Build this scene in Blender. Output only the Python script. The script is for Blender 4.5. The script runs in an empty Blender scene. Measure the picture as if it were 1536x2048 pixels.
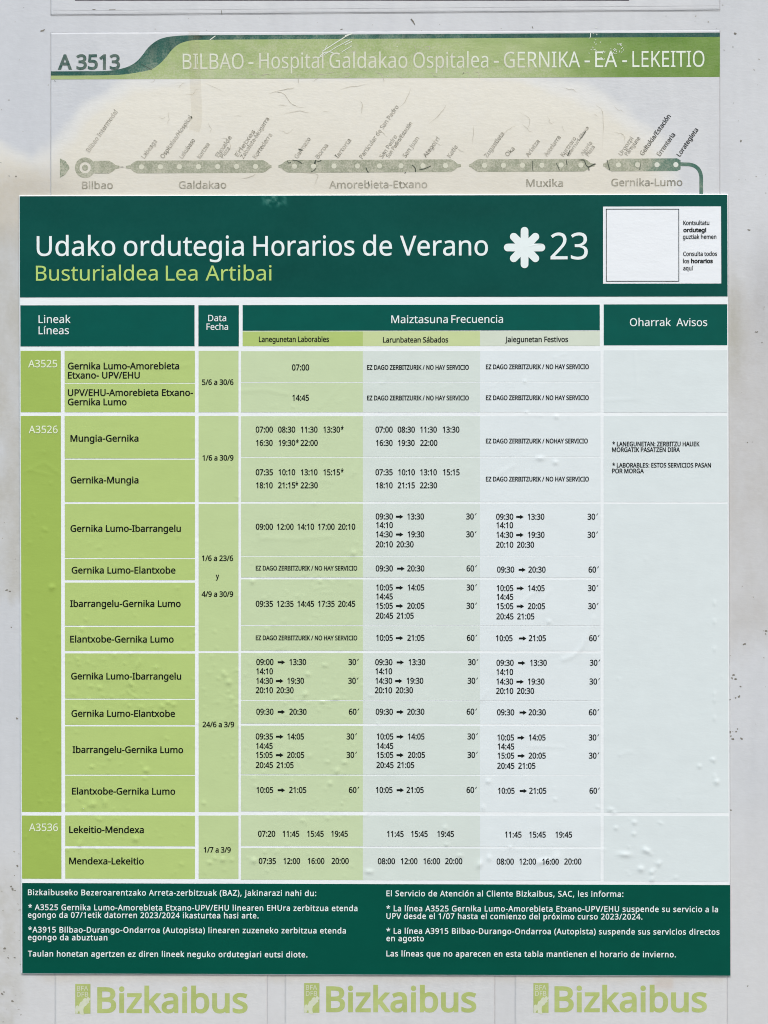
import bpy, math, random
import numpy as np
from mathutils import Vector

# ------------------------------------------------------------------ camera, sky, sun, exposure
SC = bpy.context.scene
COL = SC.collection
S = 0.0004                       # metres per unit of the drawing (one unit = 0.4 mm)
CX, CY = 768.0, 1024.0
CAM_D = 0.95

cam = bpy.data.cameras.new('camera')
cam.sensor_fit = 'VERTICAL'
cam.angle = 2 * math.atan(2048 * S / 2 / CAM_D)
cam.clip_start = 0.01
cam.clip_end = 200.0
cam_o = bpy.data.objects.new('camera', cam)
COL.objects.link(cam_o)
cam_o.location = (CX * S, -CAM_D, -CY * S)
cam_o.rotation_euler = (math.radians(90), 0, 0)
SC.camera = cam_o

SUN_EL, SUN_AZ = 47.0, -38.0     # elevation; azimuth to the left of straight ahead of the panel
world = bpy.data.worlds.new('World')
SC.world = world
world.use_nodes = True
wn = world.node_tree
sky = wn.nodes.new('ShaderNodeTexSky')
sky.sky_type = 'NISHITA'
sky.sun_disc = False
sky.sun_elevation = math.radians(SUN_EL)
sky.sun_rotation = math.radians(180 - SUN_AZ * -1)
sky.air_density = 1.0
sky.dust_density = 2.5
sky.ozone_density = 1.0
bg = wn.nodes['Background']
bg.inputs['Strength'].default_value = 0.15
wn.links.new(sky.outputs['Color'], bg.inputs['Color'])

sun = bpy.data.lights.new('sun', 'SUN')
sun.energy = 1.35
sun.angle = math.radians(13)
sun.color = (1.0, 0.995, 0.92)
sun_o = bpy.data.objects.new('sun', sun)
COL.objects.link(sun_o)
_e, _a = math.radians(SUN_EL), math.radians(SUN_AZ)
to_sun = Vector((math.sin(_a) * math.cos(_e), -math.cos(_a) * math.cos(_e), math.sin(_e)))
sun_o.rotation_euler = (-to_sun).to_track_quat('-Z', 'Y').to_euler()

vs = SC.view_settings
vs.view_transform = 'Standard'
vs.look = 'None'
vs.gamma = 1.0
vs.use_curve_mapping = False
vs.exposure = 0.48
SC.cycles.filter_width = 1.0
SC.cycles.use_denoising = True
SC.cycles.denoiser = 'OPENIMAGEDENOISE'
SC.cycles.denoising_input_passes = 'RGB_ALBEDO_NORMAL'
SC.cycles.denoising_prefilter = 'NONE'

# ------------------------------------------------------------------ helpers: colour, noise, layers
def lin(c):
    c = np.asarray(c, float) / 255.0
    return np.where(c <= 0.04045, c / 12.92, ((c + 0.055) / 1.055) ** 2.4)

_rng = np.random.default_rng(11)
_TAB = [_rng.random((256, 256)) for _ in range(6)]
def vnoise(x, y, k=0):
    t = _TAB[k % 6]
    x = np.asarray(x, float) + 1000.0; y = np.asarray(y, float) + 1000.0
    xi = np.floor(x).astype(int); yi = np.floor(y).astype(int)
    fx = x - xi; fy = y - yi
    fx = fx * fx * (3 - 2 * fx); fy = fy * fy * (3 - 2 * fy)
    a = t[yi % 256, xi % 256]; b = t[yi % 256, (xi + 1) % 256]
    c = t[(yi + 1) % 256, xi % 256]; d = t[(yi + 1) % 256, (xi + 1) % 256]
    return (a * (1 - fx) + b * fx) * (1 - fy) + (c * (1 - fx) + d * fx) * fy
def fbm(x, y, k=0, o=4):
    v = 0.0; a = 0.5; s = 0.0
    for i in range(o):
        v = v + a * vnoise(x * 2 ** i, y * 2 ** i, k + i); s += a; a *= 0.55
    return v / s
def sst(a, b, v):
    t = np.clip((np.asarray(v, float) - a) / (b - a), 0, 1)
    return t * t * (3 - 2 * t)
def seg_dist(x, y, pts):
    d = np.full(np.shape(x), 1e9)
    for (ax, ay), (bx, by) in zip(pts[:-1], pts[1:]):
        ux, uy = bx - ax, by - ay
        t = np.clip(((x - ax) * ux + (y - ay) * uy) / (ux * ux + uy * uy + 1e-9), 0, 1)
        d = np.minimum(d, np.hypot(x - ax - t * ux, y - ay - t * uy))
    return d

# heights above the panel face, in drawing units
Z_OLD, Z_OLDPRINT, Z_OLDTOP, Z_TAPE = 0.25, 0.5, 0.75, 1.1
Z_POSTER, Z_CELL, Z_BOX, Z_INK, Z_MARK = 3.0, 3.35, 3.6, 3.8, 4.05

# ------------------------------------------------------------------ relief of the poster: trapped air bubbles and creases
random.seed(5)
BUB = []          # x, y, rx, ry, angle, height
def bub(x, y, rx, ry=None, a=0.0, h=None):
    ry = ry or rx
    BUB.append((x, y, rx, ry, a, min(1.7, h if h is not None else 0.21 * min(rx, ry) + 0.15)))
for b in [(1249, 1708, 18, 7, 0.05), (1289, 1699, 7, 8), (1296, 1702, 7, 6), (1317, 1726, 6, 8, 0.5), (1281, 1737, 9, 8),
          (1303, 1743, 7, 8), (1303, 1757, 6, 9, 0.4), (1231, 1655, 5), (1268, 1644, 6), (1320, 1645, 9, 3, 0.5),
          (1267, 1667, 5), (272, 1677, 8), (187, 1607, 9), (160, 1688, 6, 14, 0.3), (211, 1604, 6, 11, 0.15), (200, 1638, 5),
          (168, 1615, 4), (1432, 1563, 7, 8), (1424, 1519, 5), (1398, 1532, 5), (1085, 1722, 20, 7, -0.3), (1112, 1716, 12, 16, 0, 1.1),
          (978, 1715, 6, 9), (976, 1562, 6), (966, 1615, 4, 9), (959, 1728, 7, 12, 0.4), (738, 1742, 12, 6), (508, 1720, 8),
          (674, 1541, 6, 9, 0.5), (690, 1524, 8, 5), (655, 1523, 8, 4), (610, 1388, 7, 9, 0.6), (645, 1403, 9, 4), (672, 1396, 10, 5),
          (104, 1175, 7, 8), (165, 1258, 5, 7), (172, 1239, 4), (275, 1330, 4, 13, 0.3), (280, 1322, 3, 10, 0.2), (313, 1334, 7, 4, -0.3),
          (458, 1364, 8), (463, 1396, 6), (448, 1345, 6), (337, 1404, 8, 5), (325, 1412, 6), (348, 1409, 6), (293, 1540, 9, 7),
          (290, 1556, 6, 4), (186, 1533, 4), (219, 1516, 5), (262, 1366, 5, 12, -0.6), (183, 1372, 6, 4), (200, 1375, 6),
          (259, 1384, 10, 3, 0.9), (270, 1392, 12, 3, 0.5), (157, 1319, 5), (158, 1328, 4), (230, 1310, 4, 8, 0.4), (408, 1605, 5),
          (420, 1724, 7, 5), (446, 1718, 7), (464, 1719, 5), (430, 1715, 5), (660, 1566, 6), (684, 1606, 4), (655, 1636, 6, 4),
          (605, 1640, 5), (530, 1703, 4), (890, 1655, 5, 8), (893, 1688, 6, 4), (920, 1710, 9, 4), (1110, 1598, 4), (1195, 1613, 4),
          (1221, 1618, 9, 5), (1228, 1625, 7, 4), (1020, 1693, 4), (505, 1163, 6), (640, 1163, 5), (616, 1348, 6), (650, 1330, 7, 5),
          (707, 1106, 6, 8), (1097, 1243, 5), (1112, 834, 6, 5), (1053, 825, 4), (1049, 763, 5, 4), (1080, 917, 12, 6), (1110, 925, 6)]:
    bub(*b)
for y in (1206, 1244, 1298, 1388, 1400, 1436, 1520, 1552):
    bub(1428, y, 4, 8, 0, 0.8)
for _ in range(620):
    y = 700 + 1060 * random.random() ** 0.55
    x = random.choice([random.uniform(131, 480), random.uniform(131, 480), random.uniform(482, 726), random.uniform(482, 726), random.uniform(726, 1455), random.uniform(46, 122)])
    if not (702 < y < 1758): continue
    r = 1.8 + 2.8 * random.random() ** 2.2
    big = x < 730
    bub(x, y, r * random.uniform(.8, 1.6), r, random.uniform(-1, 1), (0.13 if big else 0.07) * r + 0.05)
for cx, cy, sx, sy, n in [(215, 1320, 50, 25, 26), (250, 1385, 60, 10, 18), (300, 1410, 90, 14, 30), (445, 1370, 28, 55, 34), (640, 1405, 60, 18, 34),
                          (180, 1600, 45, 18, 20), (600, 1190, 70, 20, 18), (250, 1520, 80, 14, 16), (640, 1530, 50, 14, 14), (1290, 1725, 40, 25, 10), (230, 1650, 70, 14, 14)]:
    for _ in range(n):
        r = random.uniform(1.8, 4.2)
        bub(random.gauss(cx, sx), random.gauss(cy, sy), r * random.uniform(.8, 1.7), r, random.uniform(-1, 1), 0.15 * r + .1)
for _ in range(26):   # tiny grains trapped under the dark panels
    bub(random.uniform(60, 1440), random.choice([random.uniform(400, 590), random.uniform(1780, 1940)]), random.uniform(2, 3.2), None, 0, 0.45)
CREASE = [([(1186, 1235), (1176, 1268), (1164, 1292), (1148, 1310), (1126, 1319)], 5.5, 0.75),
          ([(1045, 1205), (1060, 1190), (1083, 1178)], 4, 0.5), ([(1086, 1200), (1100, 1180)], 4, 0.4),
          ([(485, 783), (530, 780), (575, 788)], 5, 0.35), ([(640, 815), (665, 790), (690, 768)], 4, 0.3),
          ([(985, 955), (1025, 933)], 5, 0.4), ([(520, 1075), (600, 1078), (660, 1072)], 6, 0.35), ([(380, 730), (330, 738), (290, 734)], 5, 0.3),
          ([(1268, 702), (1273, 760), (1268, 798), (1215, 800)], 4, 0.3), ([(962, 1400), (975, 1380)], 4, 0.4), ([(1060, 1491), (1125, 1494)], 4, 0.3),
          ([(1240, 1508), (1262, 1503)], 4, 0.35), ([(50, 945), (90, 925), (120, 948)], 4, 0.35), ([(60, 940), (100, 950)], 3, 0.35), ([(1047, 1400), (1050, 1560), (1058, 1680)], 9, 0.3)]

for _ in range(120):  # short wrinkles where the print was rubbed down badly
    x, y = random.choice([(random.uniform(131, 390), random.uniform(1180, 1750)), (random.uniform(484, 725), random.uniform(1040, 1640)), (random.uniform(400, 476), random.uniform(1300, 1480)), (random.uniform(131, 725), random.uniform(705, 1180)), (random.uniform(730, 1200), random.uniform(705, 1000))])
    a = random.gauss(-0.35, .6); L_ = random.uniform(6, 26); k_ = random.gauss(0, .25)
    CREASE.append(([(x, y), (x + L_ * .5 * math.cos(a), y + L_ * .5 * math.sin(a)), (x + L_ * .5 * (math.cos(a) + math.cos(a + k_)), y + L_ * .5 * (math.sin(a) + math.sin(a + k_)))], random.uniform(1.8, 3.4), random.uniform(.12, .4)))
GX0, GY0, GST = 30, 380, 1.0
_gx = np.arange(GX0, 1480, GST); _gy = np.arange(GY0, 1965, GST)
_H = np.zeros((len(_gy), len(_gx)))
for (bx, by, rx, ry, an, hh) in BUB:
    R = int(max(rx, ry) * 1.9 + 3)
    ix, iy = int(bx - GX0), int(by - GY0)
    x0, x1 = max(0, ix - R), min(len(_gx), ix + R + 1); y0, y1 = max(0, iy - R), min(len(_gy), iy + R + 1)
    if x1 <= x0 or y1 <= y0: continue
    X, Y = np.meshgrid(_gx[x0:x1] - bx, _gy[y0:y1] - by)
    u = X * math.cos(an) + Y * math.sin(an); v = -X * math.sin(an) + Y * math.cos(an)
    q = (u / rx) ** 2 + (v / ry) ** 2
    _H[y0:y1, x0:x1] += hh * 1.3 * np.exp(-q * 2.3)
for pts, w, hh in CREASE:
    xs = [p[0] for p in pts]; ys = [p[1] for p in pts]
    x0, x1 = int(min(xs) - 3 * w - GX0), int(max(xs) + 3 * w - GX0); y0, y1 = int(min(ys) - 3 * w - GY0), int(max(ys) + 3 * w - GY0)
    x0, y0 = max(0, x0), max(0, y0)
    X, Y = np.meshgrid(_gx[x0:x1], _gy[y0:y1])
    _H[y0:y1, x0:x1] += hh * np.exp(-(seg_dist(X, Y, pts) / w) ** 2 * 1.4)
_X, _Y = np.meshgrid(_gx, _gy)
_H += 1.1 * (fbm(_X / 260, _Y / 180, 1, 2) - 0.5) + 0.28 * (fbm(_X / 46, _Y / 30, 3, 2) - 0.5)
_H *= sst(30, 60, _X) * 0.5 + 0.5

def hposter(x, y):
    fx = np.clip((np.asarray(x, float) - GX0) / GST, 0, len(_gx) - 1.001); fy = np.clip((np.asarray(y, float) - GY0) / GST, 0, len(_gy) - 1.001)
    xi = fx.astype(int); yi = fy.astype(int); fx = fx - xi; fy = fy - yi
    return (_H[yi, xi] * (1 - fx) + _H[yi, xi + 1] * fx) * (1 - fy) + (_H[yi + 1, xi] * (1 - fx) + _H[yi + 1, xi + 1] * fx) * fy
def hold(x, y):
    x = np.asarray(x, float); y = np.asarray(y, float)
    return 0.5 * (fbm(x / 120, y / 90, 2, 2) - 0.5) + 0.12 * (fbm(x / 22, y / 16, 4, 2) - 0.5)
def hflat(x, y):
    return np.zeros(np.shape(x))

# ------------------------------------------------------------------ old stains: where the panel and the old film have yellowed
def stain(x, y):
    x = np.asarray(x, float); y = np.asarray(y, float)
    n = fbm(x / 130, y / 110, 0, 4) - 0.5
    d = (np.abs((x - 705) / 655.0) ** 3.2 + np.abs((y - 425) / 305.0) ** 3.2) ** (1 / 3.2) + 0.15 * n
    m = 1 - sst(0.87, 0.99, d)
    lip = sst(300, 350, y + 26 * n + (x - 20) * -0.45 + 20) * (1 - sst(120, 260, x)) * (1 - sst(395, 455, y + 20 * n))
    return np.clip(np.maximum(m, 0.95 * lip), 0, 1)
def stain_deep(x, y):
    return stain(x, y) * sst(170, 420, np.asarray(y, float) + 60 * (fbm(np.asarray(x) / 160, np.asarray(y) / 60, 2, 3) - .5))
def fade(x, y):
    x = np.asarray(x, float); y = np.asarray(y, float)
    n = fbm(x / 34, y / 34, 5, 3) - 0.5
    d = np.hypot((x - 690) / 690.0, (y - 400) / 345.0)
    m = 1 - sst(0.86, 1.06, d + 0.20 * n)
    return np.clip(m, 0, 1)
def mixc(a, b, t):
    return a + (b - a) * np.asarray(t)[..., None]
def panel_col(x, y):
    x = np.asarray(x, float); y = np.asarray(y, float)
    big = fbm(x / 300, y / 420, 0, 3)
    streak = fbm(x / 26, y / 330, 3, 3)
    c = mixc(np.broadcast_to(np.array([198, 201, 203], float), x.shape + (3,)), np.array([204, 206, 207], float), sst(.35, .65, big))
    c = c + (streak - .5)[..., None] * np.array([9, 9, 8])
    low = sst(1450, 1800, y)
    c = mixc(c, np.array([207., 207, 205]), 0.55 * low)
    topl = (1 - sst(0, 420, x)) * (1 - sst(250, 420, y))
    c = mixc(c, np.array([199., 202, 206]), .6 * topl)
    # dull grime down the left margin; right margin greyer, darkest by the poster's edge
    nn = fbm(x / 40, y / 90, 1, 4) - 0.5
    gl = (1 - sst(60, 120, x)) * sst(380, 420, y) * (1 - sst(1168, 1200, y + 70 * (fbm(x / 12, y / 200, 4, 3) - .5) - x * .15))
    c = mixc(c, np.array([184., 183, 176]), gl * np.clip(.75 + 1.3 * nn, 0, 1))
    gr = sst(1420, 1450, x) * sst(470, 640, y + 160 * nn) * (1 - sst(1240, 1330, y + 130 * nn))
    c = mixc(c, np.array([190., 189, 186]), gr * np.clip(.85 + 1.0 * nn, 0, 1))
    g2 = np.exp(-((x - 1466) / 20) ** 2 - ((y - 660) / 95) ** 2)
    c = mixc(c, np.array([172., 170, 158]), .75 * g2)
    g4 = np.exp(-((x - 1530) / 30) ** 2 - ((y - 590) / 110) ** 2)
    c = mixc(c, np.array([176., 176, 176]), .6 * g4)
    g3 = (1 - sst(18, 60, x + 30 * nn)) * sst(1700, 1800, y) 
    c = mixc(c, np.array([186., 185, 178]), .7 * g3 * np.clip(.6 + 2 * (fbm(x / 16, y / 16, 2, 3) - .4), 0, 1))
    s = stain(x, y); sd = stain_deep(x, y)
    rim = np.clip(s * (1 - s) * 4, 0, 1)
    c = mixc(c, np.array([225., 221, 206]), s * .92)
    c = mixc(c, np.array([224., 224, 219]), rim * .6)
    c = mixc(c, np.array([211., 206, 191]), sd * .88 * np.clip(.85 + .6 * nn, 0, 1))
    lip = sst(310, 380, y) * (1 - sst(70, 220, x)) * (1 - sst(430, 520, y))
    c = mixc(c, np.array([190., 184, 170]), lip * .8)
    # rusty adhesive smear under the lower right of the poster
    sm = np.exp(-np.clip(np.abs(x - 1327) - 14, 0, None) ** 2 / 40) * (1 - sst(1968, 1990, y)) * sst(1900, 1940, y)
    c = mixc(c, np.array([196., 184, 172]), .6 * sm)
    gb = (1 - sst(1950, 1975, y + 10 * nn)) * sst(1930, 1945, y) * sst(60, 100, x) * (1 - sst(1440, 1460, x))
    c = mixc(c, np.array([196., 190, 178]), .6 * gb)
    c = c + ((fbm(x / 7, y / 7, 5, 2) - .5)[..., None]) * 5
    return lin(np.clip(c, 0, 255))

# ------------------------------------------------------------------ materials
def _bump_group():
    g = bpy.data.node_groups.new('film_texture', 'ShaderNodeTree')
    g.interface.new_socket('Strength', in_out='INPUT', socket_type='NodeSocketFloat')
    g.interface.new_socket('Normal', in_out='OUTPUT', socket_type='NodeSocketVector')
    n = g.nodes; L = g.links
    gi = n.new('NodeGroupInput'); go = n.new('NodeGroupOutput')
    geo = n.new('ShaderNodeNewGeometry')
    mp = n.new('ShaderNodeMapping'); mp.inputs['Scale'].default_value = (1, 1, 2.4)
    L.new(geo.outputs['Position'], mp.inputs['Vector'])
    a = n.new('ShaderNodeTexNoise'); a.inputs['Scale'].default_value = 230; a.inputs['Detail'].default_value = 4; a.inputs['Roughness'].default_value = .62
    L.new(mp.outputs['Vector'], a.inputs['Vector'])
    b = n.new('ShaderNodeTexNoise'); b.inputs['Scale'].default_value = 55; b.inputs['Detail'].default_value = 3
    L.new(mp.outputs['Vector'], b.inputs['Vector'])
    m = n.new('ShaderNodeMath'); m.operation = 'MULTIPLY_ADD'; m.inputs[1].default_value = 1.6
    L.new(b.outputs['Fac'], m.inputs[0]); L.new(a.outputs['Fac'], m.inputs[2])
    bp = n.new('ShaderNodeBump'); bp.inputs['Distance'].default_value = 0.0004
    L.new(m.outputs[0], bp.inputs['Height']); L.new(gi.outputs['Strength'], bp.inputs['Strength'])
    L.new(bp.outputs['Normal'], go.inputs['Normal'])
    return g
FILM = _bump_group()

def new_mat(name, rough=.5, spec=.2, bump=.25):
    m = bpy.data.materials.new(name); m.use_nodes = True
    t = m.node_tree; p = t.nodes['Principled BSDF']
    p.inputs['Roughness'].default_value = rough
    p.inputs['Specular IOR Level'].default_value = spec
    if bump > 0:
        g = t.nodes.new('ShaderNodeGroup'); g.node_tree = FILM; g.inputs['Strength'].default_value = bump
        t.links.new(g.outputs['Normal'], p.inputs['Normal'])
    return m, t, p
def _noise(t, scale, detail=3, rough=.55):
    geo = t.nodes.new('ShaderNodeNewGeometry'); n = t.nodes.new('ShaderNodeTexNoise')
    n.inputs['Scale'].default_value = scale; n.inputs['Detail'].default_value = detail; n.inputs['Roughness'].default_value = rough
    t.links.new(geo.outputs['Position'], n.inputs['Vector'])
    return n
def ink(name, rgb, var=.05, rough=.5, spec=.2, bump=.25, vscale=60):
    m, t, p = new_mat(name, rough, spec, bump)
    c = lin(rgb)
    n = _noise(t, vscale, 4, .6)
    r = t.nodes.new('ShaderNodeValToRGB')
    r.color_ramp.elements[0].position = .3; r.color_ramp.elements[1].position = .7
    r.color_ramp.elements[0].color = (*np.clip(c * (1 - var), 0, 1), 1); r.color_ramp.elements[1].color = (*np.clip(c * (1 + var), 0, 1), 1)
    t.links.new(n.outputs['Fac'], r.inputs['Fac']); t.links.new(r.outputs['Color'], p.inputs['Base Color'])
    return m
def aged(name, wear_rgb=(214, 209, 194), rough=.5, bump=.35, spec=.2, wear=.75, scale=900, lo=.74, hi=.98):
    """Colour from the mesh's own colour layer; where its alpha is high the print is crazed and rubbed through to the film."""
    m, t, p = new_mat(name, rough, spec, bump)
    at = t.nodes.new('ShaderNodeAttribute'); at.attribute_name = 'Col'
    n = _noise(t, scale, 3, .7); n2 = _noise(t, scale * .16, 3, .6)
    ad = t.nodes.new('ShaderNodeMath'); ad.operation = 'MULTIPLY_ADD'; ad.inputs[1].default_value = .7
    t.links.new(n2.outputs['Fac'], ad.inputs[0]); t.links.new(n.outputs['Fac'], ad.inputs[2])
    mr = t.nodes.new('ShaderNodeMapRange'); mr.inputs['From Min'].default_value = lo; mr.inputs['From Max'].default_value = hi
    mr.inputs['To Max'].default_value = wear
    t.links.new(ad.outputs[0], mr.inputs['Value'])
    mu = t.nodes.new('ShaderNodeMath'); mu.operation = 'MULTIPLY'
    t.links.new(mr.outputs[0], mu.inputs[0]); t.links.new(at.outputs['Alpha'], mu.inputs[1])
    mx = t.nodes.new('ShaderNodeMix'); mx.data_type = 'RGBA'
    mx.inputs['B'].default_value = (*lin(wear_rgb), 1)
    # Mix sockets for colour
    fa = [s for s in mx.inputs if s.name == 'Factor' and s.enabled][0]
    A = [s for s in mx.inputs if s.name == 'A' and s.type == 'RGBA'][0]; B = [s for s in mx.inputs if s.name == 'B' and s.type == 'RGBA'][0]
    B.default_value = (*lin(wear_rgb), 1)
    t.links.new(mu.outputs[0], fa); t.links.new(at.outputs['Color'], A)
    out = [s for s in mx.outputs if s.type == 'RGBA'][0]
    t.links.new(out, p.inputs['Base Color'])
    return m

M_PANEL = aged('stained_panel', (214, 217, 222), rough=.42, bump=.2, wear=.18, scale=260)
M_FILM = aged('old_film', (222, 223, 221), rough=.38, bump=.3, wear=.25, scale=260)
M_PRINT = aged('old_print', (207, 203, 184), rough=.42, bump=.45, wear=.55, scale=700)
M_OLDINK = aged('old_ink', (207, 202, 187), rough=.45, bump=.3, wear=.95, scale=380, lo=.66, hi=.92)
M_EDGE = ink('film_edge', (188, 189, 190), .10, bump=0, vscale=300)
M_CRACK = ink('crack_pale', (190, 184, 166), .12, bump=0, vscale=300)
M_CRACKD = ink('crack_dark', (76, 83, 70), .2, bump=0, vscale=300)
M_SCR = ink('scratch', (222, 228, 214), .06, bump=0, vscale=300)
M_BLACK = ink('border_black', (34, 30, 34), .1, vscale=80)
M_DIRT = ink('dirt', (128, 125, 116), .3, rough=.8, spec=.1, bump=0, vscale=400)
M_DIRT2 = ink('dirt_pale', (168, 166, 158), .12, rough=.8, spec=.1, bump=0, vscale=400)
M_LOGO = aged('logo_green', (206, 206, 194), rough=.45, bump=.3, wear=.15, scale=420)
M_LOGOPALE = ink('logo_pale', (205, 210, 186), .05, bump=0, vscale=300)
M_WHITE = ink('sheet_white', (232, 237, 237), .012, rough=.42)
M_HEAD = aged('header_green', (40, 110, 100), rough=.45, bump=.10, wear=0.05, scale=300, spec=.08)
M_HCELL = ink('heading_green', (0, 84, 74), .05, bump=.12, spec=.08)
M_FOOT = ink('footer_green', (3, 79, 65), .07, bump=.12, vscale=14, spec=.08)
GREENS = {}
for nm, rgb in dict(number=(156, 182, 86), route=(177, 199, 120), date=(186, 205, 147), weekday=(194, 210, 169), saturday=(208, 218, 210), holiday=(218, 226, 226),
                    notes=(214, 223, 222), subweek=(173, 195, 112), subsat=(194, 208, 152), subhol=(206, 215, 197)).items():
    GREENS[nm] = ink(nm + '_tint', rgb, .018, bump=.15)
M_INK = ink('text_black', (14, 20, 17), .1, bump=0, vscale=200, spec=.12)
M_TWHITE = ink('text_white', (226, 236, 234), .02, bump=0, vscale=200)
M_TPALE = ink('text_pale', (222, 231, 203), .02, bump=0, vscale=200)
M_TLIME = ink('text_lime', (176, 206, 112), .02, bump=0, vscale=200)
M_BOX = ink('box_white', (231, 235, 237), .01)
m, t, p = new_mat('yellowed_tape', .3, .4, .4)
p.inputs['Base Color'].default_value = (*lin((190, 170, 118)), 1)
p.inputs['Alpha'].default_value = .08
M_TAPE = m

# ------------------------------------------------------------------ mesh builders (drawing units: x right, y down, z out of the panel)
def world_co(x, y, z):
    return np.stack([np.asarray(x, float) * S, -np.asarray(z, float) * S, -np.asarray(y, float) * S], -1)
def link(name, verts, faces, mats, parent=None, cols=None, smooth=False, fm=None):
    v = np.asarray(verts, float)
    me = bpy.data.meshes.new(name)
    if isinstance(faces, np.ndarray):
        k = faces.shape[1]
        me.vertices.add(len(v)); me.vertices.foreach_set('co', v.ravel())
        me.loops.add(faces.size); me.loops.foreach_set('vertex_index', faces.ravel().astype(np.int32))
        me.polygons.add(len(faces))
        me.polygons.foreach_set('loop_start', np.arange(0, faces.size, k, dtype=np.int32))
        me.polygons.foreach_set('loop_total', np.full(len(faces), k, dtype=np.int32))
        me.update(calc_edges=True)
    else:
        me.from_pydata([tuple(p) for p in v], [], faces)
    for mm in (mats if isinstance(mats, (list, tuple)) else [mats]): me.materials.append(mm)
    if fm is not None: me.polygons.foreach_set('material_index', np.asarray(fm, dtype=np.int32))
    if smooth: me.polygons.foreach_set('use_smooth', np.ones(len(me.polygons), dtype=bool))
    if cols is not None:
        a = me.color_attributes.new('Col', 'FLOAT_COLOR', 'POINT')
        a.data.foreach_set('color', np.asarray(cols, np.float32).ravel())
    me.update()
    o = bpy.data.objects.new(name, me); COL.objects.link(o)
    if parent is not None:
        o.parent = parent
    return o
ROOTLOC = {}
def thing(name, label, cat, loc, group=None):
    o = bpy.data.objects.new(name, None); COL.objects.link(o)
    w = world_co(*loc); o.location = tuple(w); o.empty_display_size = .02
    o['label'] = label; o['category'] = cat
    if group: o['group'] = group
    ROOTLOC[o.name] = w
    return o
def part(name, verts, faces, mats, root, parent=None, **kw):
    """A part (parent None) or a sub-part of a thing; coordinates stay relative to the thing's base."""
    v = np.asarray(verts, float) - ROOTLOC[root.name]
    o = link(name, v, faces, mats, None, **kw)
    o.parent = parent or root
    return o
def grid(x0, y0, x1, y1, step, z, hf, tilt=None):
    nx = max(1, int(math.ceil((x1 - x0) / step))); ny = max(1, int(math.ceil((y1 - y0) / step)))
    X, Y = np.meshgrid(np.linspace(x0, x1, nx + 1), np.linspace(y0, y1, ny + 1))
    if tilt is not None: X, Y = tilt(X, Y)
    Z = z + hf(X, Y)
    v = world_co(X, Y, Z).reshape(-1, 3)
    idx = np.arange((nx + 1) * (ny + 1)).reshape(ny + 1, nx + 1)
    f = np.stack([idx[:-1, :-1], idx[1:, :-1], idx[1:, 1:], idx[:-1, 1:]], -1).reshape(-1, 4)
    return v, f, X.ravel(), Y.ravel(), idx
def slab(x0, y0, x1, y1, step, z, zb, hf, tilt=None):
    """grid with side walls down to zb"""
    v, f, X, Y, idx = grid(x0, y0, x1, y1, step, z, hf, tilt)
    ring = np.concatenate([idx[0, :-1], idx[:-1, -1], idx[-1, :0:-1], idx[:0:-1, 0]])
    rv = world_co(X[ring], Y[ring], np.full(len(ring), zb))
    b = len(v) + np.arange(len(ring)); nx = np.roll(ring, -1); nb = np.roll(b, -1)
    side = np.stack([ring, nx, nb, b], -1)
    return np.vstack([v, rv]), np.vstack([f, side]), np.concatenate([X, X[ring]]), np.concatenate([Y, Y[ring]])

def tilt_amt(y):
    return -3.0 + 8.0 * (y - 391.0) / 1556.0
def tilter(xref):
    def f(X, Y):
        edge = (np.abs(X - 750) / 708.0) ** 6
        return X + 2.3 * (Y - 1170) / 778.0 * edge, Y + tilt_amt(Y) * (X - xref) / 1415.0
    return f

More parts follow.
